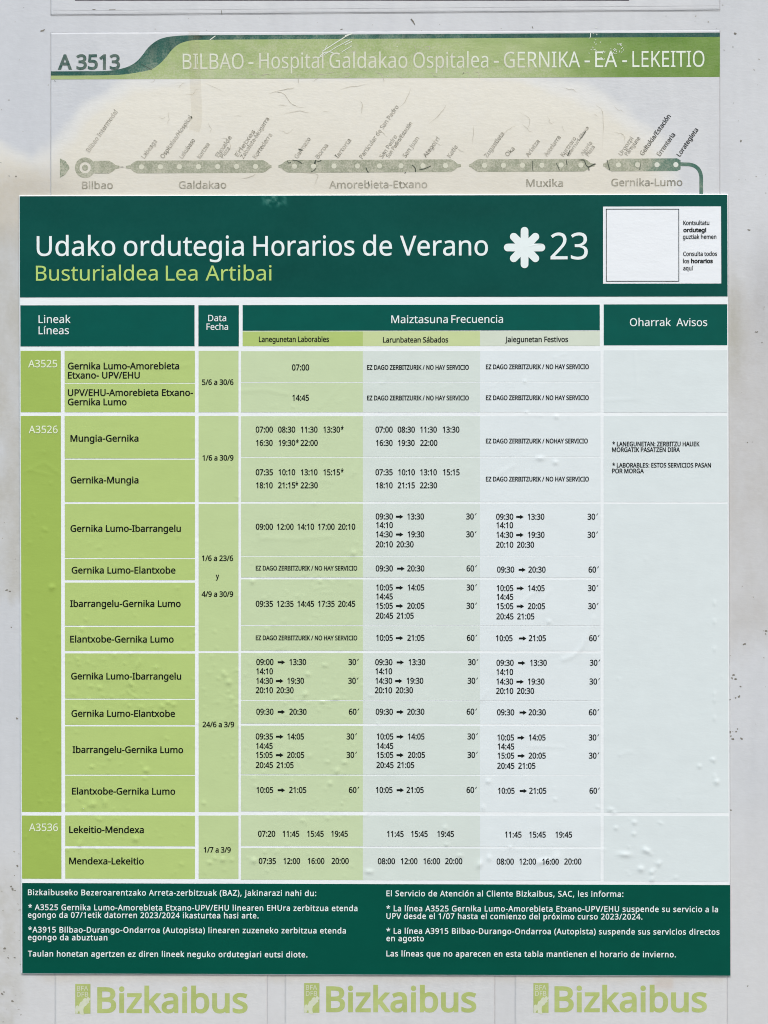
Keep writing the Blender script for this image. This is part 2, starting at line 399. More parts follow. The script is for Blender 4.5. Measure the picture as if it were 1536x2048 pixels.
# ------------------------------------------------------------------ lettering: glyph outlines in 1/1000 em, capital height 573
GLYPHS = """sp 209
a 450 231 437,279 433,318 422,347 403,368 375,381 338,385 293,385 0,334 0,320 61,317 61,279 22,258 9,234 -1,172 -8,136 -5,103 6,75 23,55 48,41 80,37 119,43 159,59 192,87 219,127 238,179 251,243 257,316 259,316 285,310 330,293 359,265 375,227 380,194 378,163 370,106 347,84 400,151 426,190 434|252 208,184 200,141 182,118 155,110 119,115 87,132 66,157 53,188 49,238 56,279 79,299 103,311 134,315 172,315 210
b 493 139 461,138 410,135 373,139 373,161 398,189 419,226 432,272 437,322 431,365 412,401 381,428 338,444 283,449 215,444 147,427 91,400 48,365 17,322 -2,272 -8,226 -3,189 10,161 31,139 55,133 55,119 0,68 0,68 609,139 609|260 379,219 374,188 361,165 339,150 308,142 268,139 217,139 214,145 144,165 93,187 69,219 55,261 51,297 55,325 69,348 93,369 145,376 216,369 287,348 338,325 360,296 374
c 385 241 -8,187 -2,139 15,99 45,69 87,50 143,44 213,51 284,71 342,102 385,142 415,191 432,245 438,309 431,358 415,337 356,292 370,244 376,204 371,172 358,148 335,131 303,120 263,117 213,120 166,131 126,148 94,172 71,202 58,240 53,302 60,351 78,351 15,304 -2
d 493 221 -8,171 -2,128 17,92 48,65 91,49 146,44 214,49 282,66 338,93 381,128 413,171 432,221 438,253 436,280 429,323 407,354 374,359 374,356 405,354 438,354 609,425 609,425 0,368 0,358 58,354 58,323 24,279 1,252 -6|232 51,273 55,305 67,328 88,348 135,355 200,355 213,349 284,329 336,306 360,274 375,231 379,196 374,168 359,146 334,124 281,117 213,124 144,146 93,168 69,197 55
e 452 234 438,286 432,329 414,364 385,390 346,406 299,411 244,411 201,117 201,122 157,134 119,154 90,181 69,215 56,254 52,327 60,392 82,392 20,327 -1,251 -8,194 -2,143 17,101 48,70 91,51 146,44 212,50 277,68 333,96 378,134 411,181 431|233 380,188 372,154 348,130 309,119 257,338 257,335 292,326 322,312 346,292 364,266 376
f 276 266 375,158 375,158 0,87 0,87 375,12 375,12 408,87 432,87 457,92 507,104 547,124 577,152 597,186 609,227 613,274 609,310 599,292 544,262 552,228 556,197 550,175 532,162 502,158 458,158 430,266 430
g 493 221 438,261 434,297 422,329 402,355 373,359 373,369 430,425 430,425 -7,420 -63,404 -109,378 -146,341 -172,293 -187,233 -192,147 -186,78 -165,78 -100,111 -114,149 -125,191 -132,237 -134,286 -126,324 -101,347 -63,355 -13,355 4,356 32,358 57,354 57,329 28,299 8,263 -4,221 -8,170 -2,126 18,91 51,65 95,49 149,44 214,49 278,65 332,91 377,126 411,169 431|230 379,197 374,169 359,147 336,130 303,120 262,117 213,124 143,146 92,169 68,197 54,232 50,262 52,288 58,309 69,326 85,340 105,349 131,356 197,356 214,353 267,343 309,326 340,302 362,270 374
h 496 139 431,138 399,135 370,140 370,155 391,174 407,221 429,273 437,321 433,360 421,391 400,413 370,426 330,431 280,431 0,361 0,361 275,355 321,338 353,308 372,265 379,222 374,189 360,166 338,150 308,142 269,139 222,139 0,68 0,68 609,139 609
i 207 139 430,139 0,68 0,68 430|104 591,119 588,133 580,142 566,145 546,142 526,133 512,119 504,104 501,88 504,75 512,66 526,63 546,66 566,75 580,88 588
j 207 18 -192,-18 -190,-44 -183,-44 -126,-19 -132,9 -134,32 -130,51 -120,64 -100,68 -67,68 430,139 430,139 -64,136 -101,126 -133,110 -159,87 -177,56 -189|63 546,66 566,75 580,88 588,104 591,119 588,133 580,142 566,145 546,142 526,133 512,119 504,104 501,88 504,75 512,66 526
k 428 138 291,137 257,135 221,138 221,152 240,172 264,189 285,326 430,409 430,235 246,421 0,336 0,187 200,138 158,138 0,68 0,68 609,138 609
l 207 139 0,68 0,68 609,139 609
m 750 540 438,584 434,621 421,649 401,669 371,681 330,685 280,685 0,615 0,615 277,610 321,594 353,567 372,528 379,490 374,460 362,438 342,418 298,411 237,411 0,342 0,342 277,339 308,332 333,320 353,303 367,281 376,253 379,215 374,185 360,164 338,150 308,141 269,139 223,139 0,68 0,68 430,125 430,136 371,140 371,155 392,173 409,217 431,266 438,312 433,349 420,378 398,398 366,402 366,427 398,461 420,499 433
n 496 275 438,322 434,361 421,391 401,413 371,426 330,431 280,431 0,361 0,361 275,355 321,338 353,308 372,265 379,222 374,189 361,166 338,146 289,139 223,139 0,68 0,68 430,125 430,136 371,140 371,156 392,175 409,222 431
o 485 442 216,438 165,428 121,411 82,388 51,359 25,324 7,285 -4,241 -8,200 -4,163 7,129 25,100 51,77 82,59 121,48 165,44 216,50 282,68 336,97 380,137 412,186 431,244 438,299 431,347 412,387 380,417 336,436 282|117 216,120 169,130 128,147 95,172 71,203 56,243 51,282 56,314 71,339 95,356 128,366 169,369 216,365 263,355 303,338 335,314 359,282 374,242 379,202 374,171 359,147 335,124 284
p 493 273 438,322 432,365 413,401 383,428 339,444 284,449 216,444 148,427 93,401 49,365 17,322 -2,272 -8,241 -6,213 1,170 24,139 55,134 55,137 20,139 -16,139 -192,68 -192,68 430,126 430,136 371,139 371,170 405,189 419,213 429,240 436|260 379,221 374,190 362,167 342,152 313,142 275,139 229,139 216,142 167,150 126,165 93,188 70,220 55,261 51,297 56,326 72,348 98,364 131,373 171,376 217,369 283,348 334,325 359,296 374
q 493 354 -9,355 25,358 58,354 58,332 32,303 11,266 -3,219 -8,170 -2,128 17,93 48,66 91,49 146,44 214,50 282,67 338,93 381,129 413,172 432,221 438,267 433,304 419,333 397,355 371,358 371,369 430,425 430,425 -192,354 -192|233 51,272 55,304 67,327 87,342 116,352 153,355 199,355 213,348 285,328 337,305 361,273 375,231 379,196 374,167 359,145 334,124 281,117 213,124 145,146 93,168 70,197 55
r 331 269 438,295 437,319 433,310 368,287 372,264 374,240 371,217 363,195 351,176 334,161 313,149 289,141 261,139 229,139 0,68 0,68 430,126 430,134 351,137 351,170 395,191 413,214 426,240 435
s 384 348 119,343 80,327 49,302 24,268 6,226 -4,176 -8,99 -1,42 19,42 83,104 60,141 52,178 49,224 53,256 66,274 86,280 112,278 128,271 141,239 167,174 196,103 228,76 245,57 266,45 292,41 324,46 358,61 386,85 408,137 430,202 438,275 430,339 409,315 353,258 372,197 380,159 377,131 366,114 350,108 328,111 312,119 298,154 274,219 246,289 215,314 197,333 176,344 150
t 290 212 50,245 53,272 59,272 5,240 -4,200 -8,167 -5,138 4,112 20,91 44,78 79,74 125,74 375,13 375,13 409,75 437,103 528,144 528,144 430,269 430,269 375,144 375,144 127,149 93,163 69,185 54
u 496 427 430,427 0,370 0,359 57,356 57,340 36,321 20,273 -1,220 -8,173 -4,134 8,103 29,81 59,68 99,63 148,63 430,135 430,135 153,141 108,158 76,188 57,230 51,273 55,306 69,330 91,345 121,354 160,357 206,357 430
v 407 163 0,0 430,75 430,167 176,180 137,193 96,201 63,204 63,214 96,227 138,241 176,332 430,407 430,244 0
w 630 346 243,336 276,328 308,321 335,316 357,313 357,308 335,302 307,294 275,284 242,207 1,127 1,9 431,82 431,141 201,153 154,163 109,169 73,172 73,178 97,185 128,193 160,201 188,277 431,354 431,428 188,440 149,451 109,457 74,460 74,466 108,477 153,489 201,549 431,621 431,502 1,419 1
x 424 170 220,22 430,102 430,213 268,322 430,402 430,253 220,410 0,330 0,213 172,94 0,14 0
y 409 1 430,76 430,169 185,184 144,196 105,205 68,209 68,224 121,245 186,333 430,409 430,224 -59,207 -97,188 -130,165 -156,138 -176,106 -188,67 -192,34 -190,9 -186,9 -130,30 -133,56 -135,79 -132,99 -126,116 -114,130 -99,152 -59,174 -2
z 377 346 0,31 0,31 47,262 375,45 375,45 430,340 430,340 377,112 55,346 55
A 512 437 0,368 177,141 177,73 0,0 0,224 575,289 575,512 0|282 415,274 438,263 473,255 500,247 468,238 438,230 415,165 241,346 241
B 521 241 573,336 565,404 541,434 515,453 478,459 431,456 399,446 371,431 347,409 328,382 313,350 304,350 300,384 292,415 279,441 261,461 236,474 203,478 163,472 115,454 74,425 42,385 19,337 5,279 0,78 0,78 573|256 329,318 335,357 352,377 382,384 423,376 463,351 490,308 506,245 511,150 511,150 329|150 269,150 61,265 61,330 68,371 91,394 125,401 168,398 197,388 221,370 241,344 256,307 266,260 269
C 507 323 517,280 513,241 502,206 482,178 456,155 423,139 383,129 337,125 286,131 220,147 164,175 117,213 83,262 62,322 55,394 62,460 78,460 15,393 -2,312 -8,232 1,166 28,130 56,101 90,78 131,56 203,49 287,53 349,67 406,89 456,120 499,159 534,206 559,261 575,324 581,367 578,409 572,448 561,482 547,453 486,394 508,360 515
D 585 536 292,528 203,501 131,474 91,439 58,399 33,325 8,237 0,78 0,78 573,254 573,335 565,404 540,460 501,502 446,528 377|460 289,454 359,435 415,404 457,361 487,308 505,244 511,150 511,150 62,228 62,299 68,357 87,402 119,434 164,454 220
E 446 398 0,78 0,78 573,398 573,398 509,150 509,150 330,383 330,383 268,150 268,150 63,398 63
F 416 150 0,78 0,78 573,398 573,398 509,150 509,150 306,383 306,383 243,150 243
G 584 326 302,524 302,524 22,431 -1,323 -8,241 1,173 28,136 55,105 89,81 130,57 202,49 286,58 370,84 442,111 482,145 517,186 544,259 571,346 581,392 578,437 572,516 547,489 484,421 508,382 515,342 517,278 510,225 489,181 455,150 409,131 353,124 286,130 222,146 166,175 119,216 84,270 62,340 55,404 59,452 68,452 238,326 238
H 594 516 0,443 0,443 267,150 267,150 0,78 0,78 573,150 573,150 330,443 330,443 573,516 573
I 272 239 0,32 0,32 42,99 57,99 515,32 531,32 573,239 573,239 531,172 515,172 57,239 42
J 219 -3 -152,-37 -150,-63 -142,-63 -81,-35 -87,-5 -89,33 -81,50 -70,63 -53,71 -29,74 3,74 573,146 573,146 9,141 -42,128 -82,105 -113,75 -135,39 -148
K 496 496 0,411 0,209 273,150 222,150 0,78 0,78 573,150 573,150 290,199 345,249 399,403 573,488 573,261 323
L 420 78 0,78 573,150 573,150 64,400 64,400 0
M 727 330 0,142 502,139 502,142 461,144 407,144 347,144 0,78 0,78 573,184 573,361 103,364 103,544 573,650 573,650 0,578 0,578 352,579 408,581 460,584 501,581 501,390 0
N 609 532 0,447 0,141 476,138 476,141 432,143 378,144 320,144 0,78 0,78 573,161 573,467 99,470 99,468 137,466 193,464 249,464 573,532 573
O 626 577 287,573 224,561 166,540 116,510 73,473 38,428 13,375 -3,314 -8,251 -3,196 13,151 39,114 73,85 116,65 167,53 224,49 288,56 370,78 442,114 500,166 545,208 565,258 577,314 581,369 577,417 565,459 545,510 501,547 442,570 370|125 287,130 220,145 163,171 117,207 83,255 62,314 55,373 62,420 83,456 117,481 163,496 220,501 287,496 354,481 411,456 457,421 491,373 511,314 518,255 511,207 490,171 457,145 411,130 354
P 485 229 573,297 568,352 553,393 528,421 495,439 454,444 404,441 370,433 336,417 306,395 278,364 255,324 238,275 227,216 223,150 223,150 0,78 0,78 573|223 511,150 511,150 285,208 285,258 288,298 296,330 311,352 334,365 363,370 401,366 435,354 462,334 484,289 504
Q 626 577 287,573 221,559 160,535 108,503 64,461 30,411 6,548 -136,444 -136,334 -7,324 -8,314 -8,251 -3,196 13,151 39,114 73,85 116,65 167,53 224,49 288,56 370,78 442,114 500,166 545,208 565,258 577,314 581,369 577,417 565,459 545,510 501,547 442,570 370|125 287,130 220,145 163,171 117,207 83,255 62,314 55,373 62,420 83,456 117,481 163,496 220,501 287,496 354,481 411,456 457,421 491,373 511,314 518,255 511,207 490,171 457,145 411,130 354
R 499 236 573,301 568,353 555,393 532,422 500,439 460,444 410,440 368,427 334,408 306,385 285,330 257,487 0,403 0,264 237,150 237,150 0,78 0,78 573|232 510,150 510,150 298,236 298,296 304,338 325,362 359,370 407,366 440,355 467,336 486,310 500,275 507
S 440 403 153,396 106,378 66,348 35,307 11,257 -3,198 -8,137 -5,83 4,41 19,41 88,113 65,156 57,201 55,240 57,273 66,298 79,316 98,327 120,330 147,327 173,318 194,302 213,277 230,196 265,131 294,106 311,85 330,69 351,57 375,50 403,48 435,54 477,71 513,99 542,136 563,180 576,231 581,276 578,318 572,389 549,366 487,302 508,266 515,229 517,196 515,169 507,148 494,133 478,124 457,121 434,124 407,133 386,149 367,172 351,246 318,293 299,332 279,362 255,385 228,398 194
T 446 259 0,187 0,187 509,8 509,8 573,437 573,437 509,259 509
U 586 513 202,507 146,489 95,459 52,416 20,360 -1,290 -8,225 -2,171 18,128 50,97 93,78 144,72 204,72 573,144 573,144 201,148 158,161 122,182 93,211 72,248 59,294 55,342 59,379 73,407 96,427 126,438 161,442 202,442 573,513 573
V 481 481 573,277 0,204 0,0 573,75 573,204 205,220 160,231 119,241 80,250 119,262 161,277 207,405 573
W 746 735 573,583 0,510 0,399 375,389 410,380 443,373 471,370 488,367 471,361 443,352 409,342 373,234 0,161 0,10 573,85 573,174 223,183 186,190 151,196 118,201 87,206 119,213 154,222 191,232 227,333 573,407 573,512 225,523 187,532 151,538 117,544 87,550 129,560 175,572 224,660 573
X 470 467 0,385 0,233 249,79 0,3 0,193 298,15 573,95 573,236 348,377 573,453 573,276 300
Y 454 227 291,376 573,454 573,263 222,263 0,191 0,191 219,0 573,79 573
Z 459 427 0,30 0,30 55,332 508,40 508,40 573,419 573,419 518,118 64,427 64
0 459 419 287,417 221,409 163,395 112,376 70,349 37,316 12,276 -3,229 -8,170 1,122 27,86 70,60 129,44 201,39 287,44 373,58 446,83 504,119 547,167 573,229 581,287 573,335 547,372 504,399 446,414 373|110 287,113 215,121 156,137 111,159 78,190 59,229 52,268 59,298 78,320 110,336 156,345 215,348 287,345 359,336 417,320 463,298 495,268 515,229 521,190 515,159 495,137 463,121 417,113 359
1 459 285 0,216 0,216 400,216 439,217 470,219 499,196 477,169 455,108 405,71 452,226 573,285 573
2 459 417 0,38 0,38 59,188 210,261 287,287 320,306 353,318 387,322 424,315 466,294 496,261 514,221 520,181 517,147 506,83 466,45 513,94 548,153 572,186 578,221 581,270 576,313 562,347 540,372 510,388 472,394 428,389 385,375 344,353 305,324 267,247 185,128 67,128 64,417 64
3 459 395 439,392 403,381 372,363 347,340 326,310 311,277 302,277 298,337 283,379 255,405 214,413 163,407 116,390 74,360 40,318 14,263 -3,193 -8,110 -1,72 8,36 23,36 89,74 73,114 61,155 54,194 51,260 59,305 81,331 117,339 164,335 197,320 223,297 242,265 255,226 263,179 265,123 265,123 326,180 326,223 329,259 339,286 356,307 377,319 404,323 434,316 471,295 498,262 516,219 521,164 515,117 498,75 473,39 521,73 544,115 563,163 576,218 581,273 576,317 563,352 540,376 511,390 477
4 459 443 130,359 130,359 0,291 0,291 130,17 130,17 190,286 576,359 576,359 193,443 193|291 374,291 412,293 444,294 474,295 500,292 500,276 468,257 438,86 193,291 193
5 459 221 351,275 346,322 331,361 307,389 274,407 232,413 183,407 128,387 81,356 43,314 15,261 -2,199 -8,116 0,80 10,51 23,51 90,82 74,121 62,161 55,200 52,239 55,274 65,302 82,323 106,336 137,341 176,332 225,306 262,262 284,197 292,146 288,99 280,64 302,86 573,373 573,373 508,146 508,132 342,169 348
6 459 44 245,51 342,60 389,75 433,95 474,121 510,155 539,196 562,246 576,306 581,344 579,377 573,377 513,344 520,308 523,257 518,216 504,183 483,158 454,139 419,127 380,115 291,119 291,150 326,170 339,194 350,223 356,255 358,302 353,342 338,375 313,400 279,416 236,421 184,415 129,399 82,372 44,336 15,291 -2,239 -8,199 -4,163 7,130 26,101 54,77 89,59 133,48 185|238 51,284 59,320 84,343 125,351 184,344 233,324 271,289 295,241 303,205 299,175 287,150 270,131 248,119 223,115 198,123 146,146 99,164 79,185 64,210 55
7 459 109 0,344 508,35 508,35 573,419 573,419 518,187 0
8 459 229 581,276 577,318 565,352 546,378 519,395 485,400 443,396 411,385 383,368 359,346 338,291 303,355 265,381 242,401 216,414 185,419 148,413 104,395 65,367 34,330 11,284 -3,231 -8,174 -3,126 10,89 33,61 63,45 101,39 146,43 183,56 214,75 241,99 264,158 299,107 336,87 358,71 383,61 411,58 444,63 485,80 518,107 545,141 565,182 577|108 145,116 107,138 76,176 55,229 48,281 55,319 76,342 108,350 148,346 174,335 197,317 217,293 235,229 265,217 270,157 237,136 219,121 197,111 173|228 524,188 518,155 502,134 476,127 441,130 414,141 391,157 373,179 357,232 330,282 357,302 373,317 392,327 414,330 441,323 476,302 502,270 518
9 459 417 328,410 231,401 183,387 139,366 99,340 63,306 33,265 11,214 -3,154 -8,117 -6,82 0,82 60,115 53,152 50,204 54,245 68,278 90,303 118,322 153,334 192,346 281,341 281,310 247,290 233,266 223,237 216,204 214,158 219,118 235,85 260,61 294,45 336,40 387,46 443,63 491,90 529,127 557,171 575,223 581,262 577,299 565,332 545,361 518,384 483,402 439,413 388|223 521,178 513,142 488,118 447,110 388,117 339,137 301,171 277,220 269,256 273,286 285,311 303,330 325,342 349,346 374,338 426,315 474,298 493,277 508,252 518
: 215 58 43,61 69,72 85,88 94,107 97,126 94,142 85,153 69,157 43,153 18,142 2,126 -8,107 -11,88 -8,72 2,61 18|58 387,61 412,72 429,88 438,107 441,126 438,142 429,153 412,157 387,153 362,142 345,126 335,107 332,88 335,72 345,61 362
/ 298 290 573,77 0,8 0,221 573
* 442 258 609,242 455,396 499,407 425,260 413,355 286,286 249,218 389,156 249,85 286,179 413,33 425,44 499,196 455,180 609
( 241 32 220,35 285,45 348,60 409,83 468,113 522,150 573,217 573,167 493,132 407,111 315,103 221,107 159,116 98,132 38,154 -20,182 -75,216 -127,150 -127,113 -77,83 -24,60 34,45 94,35 156
) 241 209 220,205 156,196 94,180 34,158 -24,128 -77,91 -127,25 -127,59 -75,87 -20,108 38,124 98,134 159,137 221,134 283,124 346,108 406,87 465,59 521,24 573,91 573,128 522,158 468,180 409,196 348,205 285
- 258 32 184,32 246,226 246,226 184
, 215 154 84,136 23,111 -42,85 -103,33 -103,49 -38,63 31,73 93,148 93
. 215 58 43,61 69,72 85,88 94,107 97,126 94,142 85,153 69,157 43,153 18,142 2,126 -8,107 -11,88 -8,72 2,61 18
´ 225 193 606,172 579,142 546,109 513,79 486,32 486,32 496,58 532,86 575,108 614,193 614
' 180 128 573,112 366,68 366,52 573
á 450 231 437,279 433,318 422,347 403,368 375,381 338,385 293,385 0,334 0,320 61,317 61,279 22,258 9,234 -1,172 -8,136 -5,103 6,75 23,55 48,41 80,37 119,43 159,59 192,87 219,127 238,179 251,243 257,316 259,316 285,310 330,293 359,265 375,227 380,194 378,163 370,106 347,84 400,151 426,190 434|252 208,184 200,141 182,118 155,110 119,115 87,132 66,157 53,188 49,238 56,279 79,299 103,311 134,315 172,315 210|344 606,323 579,293 546,260 513,229 486,183 486,183 496,209 532,237 575,259 614,344 614
é 452 234 438,286 432,329 414,364 385,390 346,406 299,411 244,411 201,117 201,122 157,134 119,154 90,181 69,215 56,254 52,327 60,392 82,392 20,327 -1,251 -8,194 -2,143 17,101 48,70 91,51 146,44 212,50 277,68 333,96 378,134 411,181 431|233 380,188 372,154 348,130 309,119 257,338 257,335 292,326 322,312 346,292 364,266 376|347 606,326 579,296 546,263 513,233 486,186 486,186 496,212 532,240 575,262 614,347 614
í 207 139 0,68 0,68 430,139 430|222 606,201 579,171 546,138 513,107 486,61 486,61 496,87 532,115 575,137 614,222 614
ó 485 442 216,438 165,428 121,411 82,388 51,359 25,324 7,285 -4,241 -8,200 -4,163 7,129 25,100 51,77 82,59 121,48 165,44 216,50 282,68 336,97 380,137 412,186 431,244 438,299 431,347 412,387 380,417 336,436 282|117 216,120 169,130 128,147 95,172 71,203 56,243 51,282 56,314 71,339 95,356 128,366 169,369 216,365 263,355 303,338 335,314 359,282 374,242 379,202 374,171 359,147 335,124 284|362 606,341 579,311 546,278 513,247 486,200 486,200 496,227 532,254 575,277 614,362 614
ú 496 427 430,427 0,370 0,359 57,356 57,340 36,321 20,273 -1,220 -8,173 -4,134 8,103 29,81 59,68 99,63 148,63 430,135 430,135 153,141 108,158 76,188 57,230 51,273 55,306 69,330 91,345 121,354 160,357 206,357 430|366 606,346 579,316 546,283 513,252 486,205 486,205 496,231 532,259 575,281 614,366 614
Á 512 437 0,368 177,141 177,73 0,0 0,224 575,289 575,512 0|282 415,274 438,263 473,255 500,247 468,238 438,230 415,165 241,346 241|374 749,353 722,323 688,290 656,259 629,213 629,213 638,239 674,266 717,289 757,374 757
+ 459 257 311,417 311,417 254,257 254,257 89,200 89,200 254,40 254,40 311,200 311,200 477,257 477"""
FONT = {}
for _ln in GLYPHS.split('\n'):
    if not _ln: continue
    if _ln.startswith('sp '):
        FONT[' '] = (int(_ln[3:]), []); continue
    _ch, _adv, _cs = _ln[0], *_ln[2:].split(' ', 1)
    FONT[_ch] = (int(_adv), [np.array([[float(q) for q in p.split()] for p in c.split(',')]) for c in _cs.split('|')])
_GM = {}
def glyph_mesh(ch, off):
    """filled outline of one letter, its strokes thickened by off on each side"""
    k = (ch, off)
    if k in _GM: return _GM[k]
    from mathutils.geometry import delaunay_2d_cdt
    vs2, es, rings = [], [], []
    for c in FONT[ch][1]:
        c = c.copy()
        if off:
            d1 = c - np.roll(c, 1, 0); d2 = np.roll(c, -1, 0) - c
            d1 /= np.linalg.norm(d1, axis=1)[:, None] + 1e-9; d2 /= np.linalg.norm(d2, axis=1)[:, None] + 1e-9
            n1 = np.stack([-d1[:, 1], d1[:, 0]], 1); n2 = np.stack([-d2[:, 1], d2[:, 0]], 1)
            m = n1 + n2; l2 = (m * m).sum(1)[:, None]
            c = c + off * 2 * m / np.maximum(l2, 1.0)
        fine = []                                   # long straight strokes get extra points, so that they follow the bubbled film
        for p, q in zip(c, np.roll(c, -1, 0)):
            k_ = max(1, int(np.hypot(*(q - p)) / 130))
            fine += [p + (q - p) * (i / k_) for i in range(k_)]
        c = np.array(fine)
        b0 = len(vs2); n = len(c)
        vs2 += [Vector((float(p[0]), float(p[1]))) for p in c]; es += [(b0 + i, b0 + (i + 1) % n) for i in range(n)]; rings.append(c)
    rv, _re, rf = delaunay_2d_cdt(vs2, es, [], 0, 1e-4)[:3]
    v = np.array([tuple(p) for p in rv]); fs = []
    for t in rf:
        q = v[list(t)].mean(0); wnd = 0
        for c in rings:
            a, b_ = c, np.roll(c, -1, 0)
            cr = (b_[:, 0] - a[:, 0]) * (q[1] - a[:, 1]) - (q[0] - a[:, 0]) * (b_[:, 1] - a[:, 1])
            wnd += int(np.sum((a[:, 1] <= q[1]) & (b_[:, 1] > q[1]) & (cr > 0))) - int(np.sum((a[:, 1] > q[1]) & (b_[:, 1] <= q[1]) & (cr < 0)))
        if wnd == 0: continue
        a = v[list(t)]; ar = np.sum(a[:, 0] * np.roll(a[:, 1], -1) - np.roll(a[:, 0], -1) * a[:, 1])
        fs.append(list(t) if ar > 0 else list(t)[::-1])
    _GM[k] = (v, fs)
    return _GM[k]

class Pieces:
    """separate marks, each linked as a part of its own"""
    def __init__(self, hf, z): self.hf = hf; self.z = z; self.l = []
    def ribbon(self, *a):
        I = Ink(self.hf, self.z); I.ribbon(*a); self.l.append(I)
    def put(self, name, mat, root):
        for I in self.l:
            v, f, X, Y = I.out(); part(name, v, f, mat, root)
class Ink:
    """collects the letters, arrows and marks of one printed passage into one mesh"""
    def __init__(self, hf, z):
        self.x = []; self.y = []; self.f = []; self.n = 0; self.hf = hf; self.z = z
    def add(self, X, Y, faces):
        self.x.append(np.asarray(X, float)); self.y.append(np.asarray(Y, float))
        self.f += [[i + self.n for i in f] for f in faces]; self.n += len(X)
    def text(self, s, x0, base, x1=None, cap=12.0, off=8, track=0.0, ang=None, sx=None):
        """s with its ink from x0 to x1 on the baseline; ang in degrees tilts it about (x0, base)"""
        pen = 0.0; items = []
        for ch in s:
            adv, cs = FONT[ch]
            if cs: items.append((ch, pen))
            pen += adv + track
        v0 = glyph_mesh(items[0][0], off)[0]; v1 = glyph_mesh(items[-1][0], off)[0]
        lo = items[0][1] + v0[:, 0].min(); hi = items[-1][1] + v1[:, 0].max()
        ky = cap / (573.0 + 2 * off)
        kx = (x1 - x0) / (hi - lo) if x1 is not None else (sx or 1.0) * ky
        a = math.radians(ang) if ang is not None else -math.atan(tilt_amt(base) / 1415.0)
        ca, sa = math.cos(a), math.sin(a)
        for ch, px in items:
            v, fs = glyph_mesh(ch, off)
            u = (v[:, 0] + px - lo) * kx; w = (v[:, 1] + off) * ky
            self.add(x0 + u * ca - w * sa, base - u * sa - w * ca, fs)
        return self
    def poly(self, pts, faces=None):
        p = np.asarray(pts, float)
        self.add(p[:, 0], p[:, 1], faces or [list(range(len(p)))[::-1]])
        return self
    def arrow(self, x0, x1, cy):
        t = 1.9; h = 4.3; n = 7.0
        self.poly([(x0, cy - t), (x1 - n, cy - t), (x1 - n, cy - h), (x1, cy), (x1 - n, cy + h), (x1 - n, cy + t), (x0, cy + t)],
                  [[6, 5, 1, 0], [5, 4, 3], [5, 3, 1], [3, 2, 1]])
        return self
    def disc(self, cx, cy, r, r0=0.0, n=28):
        a = np.linspace(0, 2 * math.pi, n, endpoint=False)
        X = cx + r * np.cos(a); Y = cy + r * np.sin(a)
        if r0:
            self.add(np.concatenate([X, cx + r0 * np.cos(a)]), np.concatenate([Y, cy + r0 * np.sin(a)]),
                     [[i, i + n, (i + 1) % n + n, (i + 1) % n] for i in range(n)])
        else:
            self.add(X, Y, [list(range(n))[::-1]])
        return self
    def ribbon(self, pts, w):
        p = np.asarray(pts, float); d = np.gradient(p, axis=0); d /= np.linalg.norm(d, axis=1)[:, None] + 1e-9
        nn = np.stack([-d[:, 1], d[:, 0]], 1); w = np.broadcast_to(np.asarray(w, float), (len(p),))[:, None] * .5
        A = p + nn * w; B = p - nn * w; k = len(p)
        self.add(np.concatenate([A[:, 0], B[:, 0]]), np.concatenate([A[:, 1], B[:, 1]]), [[i, i + 1, i + 1 + k, i + k] for i in range(k - 1)])
        return self
    def out(self):
        X = np.concatenate(self.x); Y = np.concatenate(self.y)
        return world_co(X, Y, self.z + self.hf(X, Y)), self.f, X, Y
def fit_arc(pts, n=6):
    """smooth polyline through pts"""
    p = np.asarray(pts, float); out = []
    q = np.vstack([2 * p[0] - p[1], p, 2 * p[-1] - p[-2]])
    for i in range(1, len(q) - 2):
        for t in np.linspace(0, 1, n, endpoint=False):
            a, b, c, d = q[i - 1], q[i], q[i + 1], q[i + 2]
            out.append(.5 * (2 * b + (c - a) * t + (2 * a - 5 * b + 4 * c - d) * t * t + (3 * b - a - 3 * c + d) * t ** 3))
    out.append(p[-1])
    return np.array(out)
def rgba(c, a):
    return np.concatenate([c, np.asarray(a, float)[:, None]], 1)

# ================================================================== the display panel
panel = thing('display_panel', 'stained off-white display panel behind all the sheets', 'panel', (768, 2300, 0))
v, f, X, Y = slab(-260, -260, 1796, 2308, 4, 0.0, -40.0, hold)
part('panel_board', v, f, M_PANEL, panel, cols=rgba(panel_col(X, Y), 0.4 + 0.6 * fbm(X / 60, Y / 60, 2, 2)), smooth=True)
random.seed(21)
def blob(I, x, y, r, e=1.0, a=0.0):
    n = 7; ph = random.random() * 6.28
    pts = []
    for i in range(n):
        t = ph + i * 2 * math.pi / n; rr = r * random.uniform(.6, 1.25)
        u, w = rr * e * math.cos(t), rr * math.sin(t)
        pts.append((x + u * math.cos(a) - w * math.sin(a), y + u * math.sin(a) + w * math.cos(a)))
    I.poly(pts, [[0, n - 1 - k, n - 2 - k] for k in range(n - 2)])
dk = Ink(hold, 0.28); pl = Ink(hold, 0.22)
